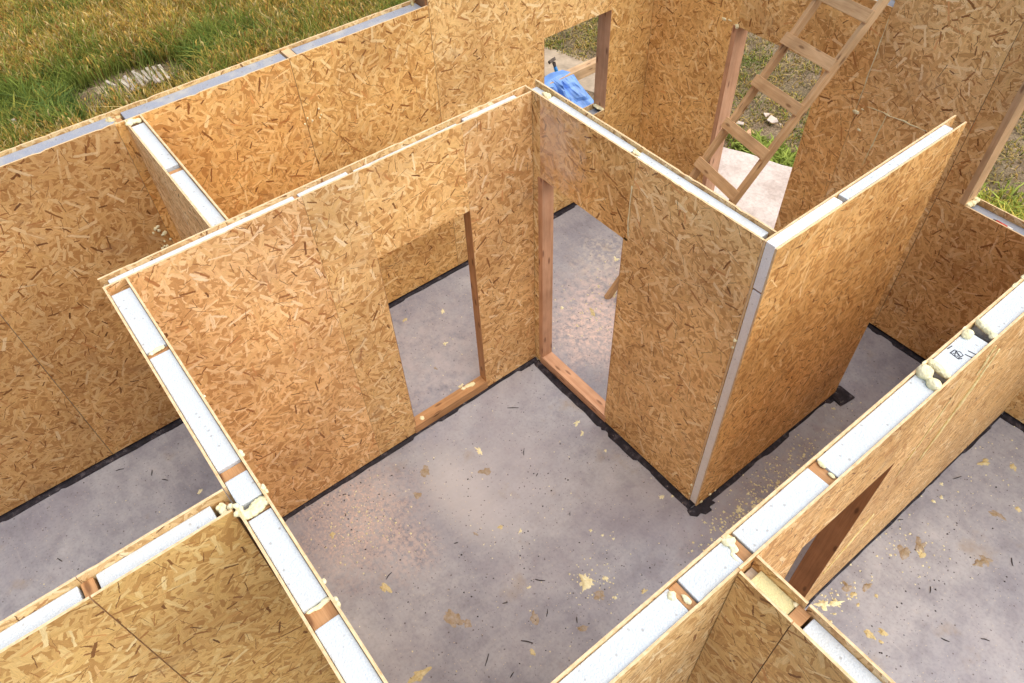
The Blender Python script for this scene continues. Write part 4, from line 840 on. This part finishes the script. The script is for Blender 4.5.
# ------------------------------------------------------------------ outside: planks, stake, paper, weeds and grass
PL = [((106, 81), (115, 86))] + [((120 + 4.3 * i + rnd.uniform(-1, 1), 77.5 - 1.25 * i + rnd.uniform(-2.5, 2.5)), (130 + 4.2 * i + rnd.uniform(-1, 1), 90 - 1.3 * i + rnd.uniform(-3, 3))) for i in range(10)]
for i, (a0, b0) in enumerate(PL):
    a0, b0 = gp(a0[0], a0[1], GZ + 0.2), gp(b0[0], b0[1], GZ + 0.2)
    mb = MB(); u = (b0 - a0) / 2; u.z = rnd.uniform(-0.02, 0.02); sd = Vector((-u.y, u.x, 0)).normalized()
    mb.obox((a0 + b0) / 2 + Vector((0, 0, rnd.uniform(-0.012, 0.012))), u, sd * 0.0185, (0, 0, 0.011)); o = mb.build('plank', MAT['grey_wood'], bevel=0.002, tint=rtint(0.22))
    tag(o, 'weathered pale plank lying side by side with others on the meadow', 'plank', 'pale planks laid out on the meadow')
mb = MB(); c_ = gp(130, 88, GZ); blob(mb, (c_.x + 0.05, c_.y + 0.0, GZ - 0.05), 0.56, (0.8, 1.2, 0.13), 3, 0.6, 5, 3.2)
o = mb.build('sand_heap', plain('sandy_soil', (0.36, 0.28, 0.20), 0.95, 0.1, 0.55, 16, 1.0), smooth=True); tag(o, 'low heap of pale sandy soil under the grey planks', 'soil heap')
mb = MB(); q = gp(25, 138, GZ); mb.obox((q.x, q.y, GZ + 0.12), (0, 0, 0.14), (0.025, 0, 0), (0, 0.025, 0)); o = mb.build('wooden_stake', MAT['grey_wood']); tag(o, 'short grey wooden stake standing in the grass by the outer wall', 'stake')
for a_, b_ in (((2, 136), (20, 130)), ((0, 131), (14, 133))):
    mb = MB(); tube(mb, [gp(a_[0], a_[1], GZ + 0.12), gp((a_[0] + b_[0]) / 2, (a_[1] + b_[1]) / 2 - 1, GZ + 0.15), gp(b_[0], b_[1], GZ + 0.10)], 0.012, 6)
    o = mb.build('dead_stick', MAT['grey_wood']); tag(o, 'dead stick lying beside the wooden stake', 'stick', 'dead sticks beside the stake')
for px, py, r_, lb in ((773, 120, 0.085, 'larger white scrap of board on the dry grass beyond the doorway'), (767, 114, 0.055, 'small triangular white scrap beside the larger one beyond the doorway'), (740, 123, 0.06, 'upright white scrap at the edge of the doorstep slab'), (780, 124, 0.02, 'tiny white chip beyond the doorway'), (751, 132, 0.07, 'reddish board scrap standing in the weeds by the doorstep slab'), (757, 139, 0.06, 'rust coloured scrap lying in the weeds by the doorstep slab')):
    q = gp(px, py, GZ + 0.05); mb = MB(); n = 5; pts = [(q.x + r_ * rnd.uniform(0.6, 1.1) * math.cos(6.28 * k / n), q.y + r_ * rnd.uniform(0.5, 1.0) * math.sin(6.28 * k / n), GZ + 0.03 + rnd.uniform(0, 0.05)) for k in range(n)]
    mb.v = pts + [(a, b, c - 0.012) for a, b, c in pts]; mb.face(list(range(n)), [(0, 0)] * n); mb.face([n + k for k in range(n)][::-1], [(0, 0)] * n)
    for k in range(n): j = (k + 1) % n; mb.face([j, k, n + k, n + j], [(0, 0)] * 4)
    o = mb.build('board_scrap', MAT['paper'] if px not in (751, 757) else MAT['timber_pink']); tag(o, lb, 'scrap')

def grass(name, label, xy, hts, wid, cols, lean=0.35, base=GZ, kind='stuff'):
    """xy (n,2), hts (n,), wid, cols (n,3): bent three-point blades in one mesh"""
    n = len(xy); az = npr.uniform(0, 6.2832, n); ln = np.abs(npr.normal(lean, lean * 0.5, n)) * hts; fa = npr.uniform(0, 6.2832, n)
    dx, dy = np.cos(az) * ln, np.sin(az) * ln; wx, wy = np.cos(fa) * wid, np.sin(fa) * wid
    V = np.zeros((n, 5, 3)); z0 = np.full(n, base) if np.isscalar(base) else base
    V[:, 0] = np.stack([xy[:, 0] - wx, xy[:, 1] - wy, z0], 1); V[:, 1] = np.stack([xy[:, 0] + wx, xy[:, 1] + wy, z0], 1)
    mx, my, mz = xy[:, 0] + dx * 0.35, xy[:, 1] + dy * 0.35, z0 + hts * 0.62
    V[:, 2] = np.stack([mx + wx * 0.8, my + wy * 0.8, mz], 1); V[:, 3] = np.stack([mx - wx * 0.8, my - wy * 0.8, mz], 1)
    V[:, 4] = np.stack([xy[:, 0] + dx, xy[:, 1] + dy, z0 + hts * (1 - 0.25 * lean)], 1)
    me = bpy.data.meshes.new(name); me.vertices.add(n * 5); me.vertices.foreach_set('co', V.reshape(-1))
    b = np.arange(n)[:, None] * 5
    loops = np.concatenate([b + np.array([0, 1, 2, 3]), b + np.array([3, 2, 4])], 1).reshape(-1)
    me.loops.add(n * 7); me.loops.foreach_set('vertex_index', loops.astype(np.int32))
    me.polygons.add(n * 2); st = (np.arange(n)[:, None] * 7 + np.array([0, 4])).reshape(-1); me.polygons.foreach_set('loop_start', st.astype(np.int32))
    me.update(calc_edges=True)
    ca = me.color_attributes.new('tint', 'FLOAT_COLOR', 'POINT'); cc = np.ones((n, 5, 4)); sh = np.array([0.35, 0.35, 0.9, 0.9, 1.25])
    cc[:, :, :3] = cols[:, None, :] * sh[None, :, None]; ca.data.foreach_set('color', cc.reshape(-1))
    me.materials.append(MAT['blades']); me.validate()
    o = bpy.data.objects.new(name, me); C.objects.link(o); o['kind'] = kind; o['label'] = label; o['category'] = 'grass'
    return o
def nz(x, y, f, s=0):
    return np.array([noise.noise(Vector((a * f, b * f, s))) for a, b in zip(x, y)])
GREEN, OLIVE, GOLD, STRAW, DARK = (np.array(c) for c in ((0.24, 0.30, 0.06), (0.46, 0.40, 0.085), (0.66, 0.44, 0.11), (0.76, 0.59, 0.27), (0.09, 0.12, 0.03)))
def field(n, x0, x1, y0, y1): return np.stack([npr.uniform(x0, x1, n), npr.uniform(y0, y1, n)], 1)
def near_wall(x, y): return x
# meadow beyond the outer wall
P = np.concatenate([field(150000, -12.5, -5.6, -4.2, 3.8), field(26000, -22, -5.0, -12, 12), field(26000, -5.6, -1.75, -8, 2.0)])
hc = gp(132, 86, GZ + 0.1); dh = np.hypot(P[:, 0] - hc.x, (P[:, 1] - hc.y) * 0.66)
dh2 = np.hypot((P[:, 0] - hc.x - 0.35) * 0.75, (P[:, 1] - hc.y) * 0.66)
P = P[((dh > 0.52 * (1 + 0.35 * npr.random(len(P)))) & (dh2 > 0.5 + 0.15 * npr.random(len(P)))) | ((P[:, 0] > hc.x + 0.12) & (npr.random(len(P)) < 0.30)) | (npr.random(len(P)) < 0.05)]
n1 = nz(P[:, 0], P[:, 1], 0.9, 1); n2 = nz(P[:, 0], P[:, 1], 2.8, 2)
n3 = nz(P[:, 0], P[:, 1], 7.0, 3); gm = 0.34 + 0.60 * n1 + 0.55 * n2 + 0.5 * n3
for qx, qy, qr, qa in ((22, 108, 0.6, 0.6), (75, 82, 0.4, 0.5), (185, 62, 0.4, 0.5), (130, 70, 0.35, 0.5), (250, 42, 0.4, 0.15)):
    g0 = gp(qx, qy, GZ + 0.15); gm += qa * np.exp(-((P[:, 0] - g0.x) ** 2 + (P[:, 1] - g0.y) ** 2) / (2 * qr * qr))
u = npr.random(len(P)); c0 = np.where((gm + npr.normal(0, 0.28, len(P)))[:, None] > 0.55, GREEN * (0.7 + 0.8 * u[:, None]), np.where(u[:, None] < 0.45, OLIVE, np.where(u[:, None] < 0.82, GOLD, STRAW)) * (0.75 + 0.5 * npr.random(len(P))[:, None]))
hh = npr.uniform(0.16, 0.46, len(P)) * (1 + 0.6 * n2 + 0.4 * n3) * np.where(gm > 0.8, 0.8, 1.0)
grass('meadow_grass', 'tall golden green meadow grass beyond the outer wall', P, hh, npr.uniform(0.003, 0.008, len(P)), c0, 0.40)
# seed heads: short broad golden tufts at the tops
k = npr.choice(len(P), 80000, replace=False); k = k[gm[k] + npr.normal(0, 0.2, len(k)) < 0.6]
Q = P[k] + npr.normal(0, 0.03, (len(k), 2)); zb = GZ + hh[k] * 0.72
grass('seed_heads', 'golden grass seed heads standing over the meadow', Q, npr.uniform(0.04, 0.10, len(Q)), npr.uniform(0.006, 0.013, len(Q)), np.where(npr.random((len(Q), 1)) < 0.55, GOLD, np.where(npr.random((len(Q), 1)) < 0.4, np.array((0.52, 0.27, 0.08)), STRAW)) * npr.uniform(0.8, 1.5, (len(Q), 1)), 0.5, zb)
nc = 700; cx, cy = npr.uniform(-12, -6.2, nc), npr.uniform(-4, 3.5, nc); near = npr.random(nc) < 0.45
for i in np.where(near)[0]:
    q = gp(npr.uniform(0, 420), 0, GZ); q = gp(npr.uniform(-10, 400), 0, GZ + 0.1); t_ = npr.uniform(0, 1); bx_ = gp(0 + 400 * t_, 150 - 150 * t_ - npr.uniform(2, 26), GZ + 0.1); cx[i], cy[i] = bx_.x, bx_.y
ok = np.hypot((cx - hc.x - 0.2) * 0.8, (cy - hc.y) * 0.7) > 0.6; cx, cy, near = cx[ok], cy[ok], near[ok]
m_ = 55; W_ = np.stack([np.repeat(cx, m_) + npr.normal(0, 0.07, len(cx) * m_), np.repeat(cy, m_) + npr.normal(0, 0.07, len(cx) * m_)], 1)
tone = np.repeat(npr.uniform(0.45, 1.15, len(cx)), m_)[:, None] * npr.uniform(0.75, 1.25, (len(cx) * m_, 1))
yel = np.repeat(npr.random(len(cx)) < 0.3, m_)[:, None]
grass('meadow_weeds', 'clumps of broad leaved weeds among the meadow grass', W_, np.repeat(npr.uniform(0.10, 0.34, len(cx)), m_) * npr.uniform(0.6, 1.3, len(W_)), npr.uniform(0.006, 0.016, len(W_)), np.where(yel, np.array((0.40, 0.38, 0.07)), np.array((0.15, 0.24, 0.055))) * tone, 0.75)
# short dry grass behind the far wall and outside the side window
P = np.concatenate([field(110000, -4.5, 4.5, 3.6, 9.5), field(16000, -6.5, -2.6, 2.2, 6.5)])
edge_y = 3.52 + 0.38 * (P[:, 0] + 1.2)
keepm = ~((P[:, 0] > -1.6) & (P[:, 0] < 1.7) & (P[:, 1] < edge_y)); P = P[keepm]
n1 = nz(P[:, 0], P[:, 1], 1.1, 5); n2 = nz(P[:, 0], P[:, 1], 3.5, 6)
path = (P[:, 0] < -2.6) & (P[:, 1] > 3.0 + 0.22 * (P[:, 0] + 4.4)) & (P[:, 1] < 3.9 + 0.25 * (P[:, 0] + 3.4)); P, n1, n2 = P[~path], n1[~path], n2[~path]
keep = (n1 + 0.6 * n2 + npr.normal(0, 0.25, len(P))) > -0.05; P, n1, n2 = P[keep], n1[keep], n2[keep]
u = npr.random((len(P), 1)); c0 = np.where(u < 0.40, OLIVE, np.where(u < 0.65, GOLD * 0.95, np.where(u < 0.9, STRAW * 0.95, DARK * 1.4))) * npr.uniform(0.7, 1.25, (len(P), 1))
gsel = (n1[:, None] + npr.normal(0, 0.2, (len(P), 1))) > 0.28; c0 = np.where(gsel, GREEN * 1.1, c0)
grass('dry_grass', 'sparse short dry grass on the trampled earth behind the house', P, npr.uniform(0.02, 0.08, len(P)), npr.uniform(0.003, 0.008, len(P)), c0, 1.1)
# leafy weeds along the doorstep slab and below the window
def weeds(n, cx, cy, sx, sy): return np.stack([npr.normal(cx, sx, n), npr.normal(cy, sy, n)], 1)
P = np.concatenate([weeds(900, -0.30, 4.02, 0.16, 0.13), weeds(900, -0.80, 3.98, 0.20, 0.10), weeds(500, 0.05, 4.1, 0.15, 0.12)])
P = P[P[:, 1] > 3.55 + 0.38 * (P[:, 0] + 1.2)]
grass('green_weeds', 'bright green leafy weeds growing along the doorstep slab', P, npr.uniform(0.05, 0.16, len(P)), npr.uniform(0.010, 0.022, len(P)), GREEN * npr.uniform(0.9, 2.0, (len(P), 1)), 0.8)
P = weeds(2200, 1.55, 4.75, 0.30, 0.28)
grass('window_weeds', 'yellow green weeds growing below the window opening', P, npr.uniform(0.06, 0.24, len(P)), npr.uniform(0.006, 0.014, len(P)), np.where(npr.random((len(P), 1)) < 0.5, GREEN * 1.6, OLIVE * 1.3) * npr.uniform(0.8, 1.4, (len(P), 1)), 0.7)
bpy.context.view_layer.update()
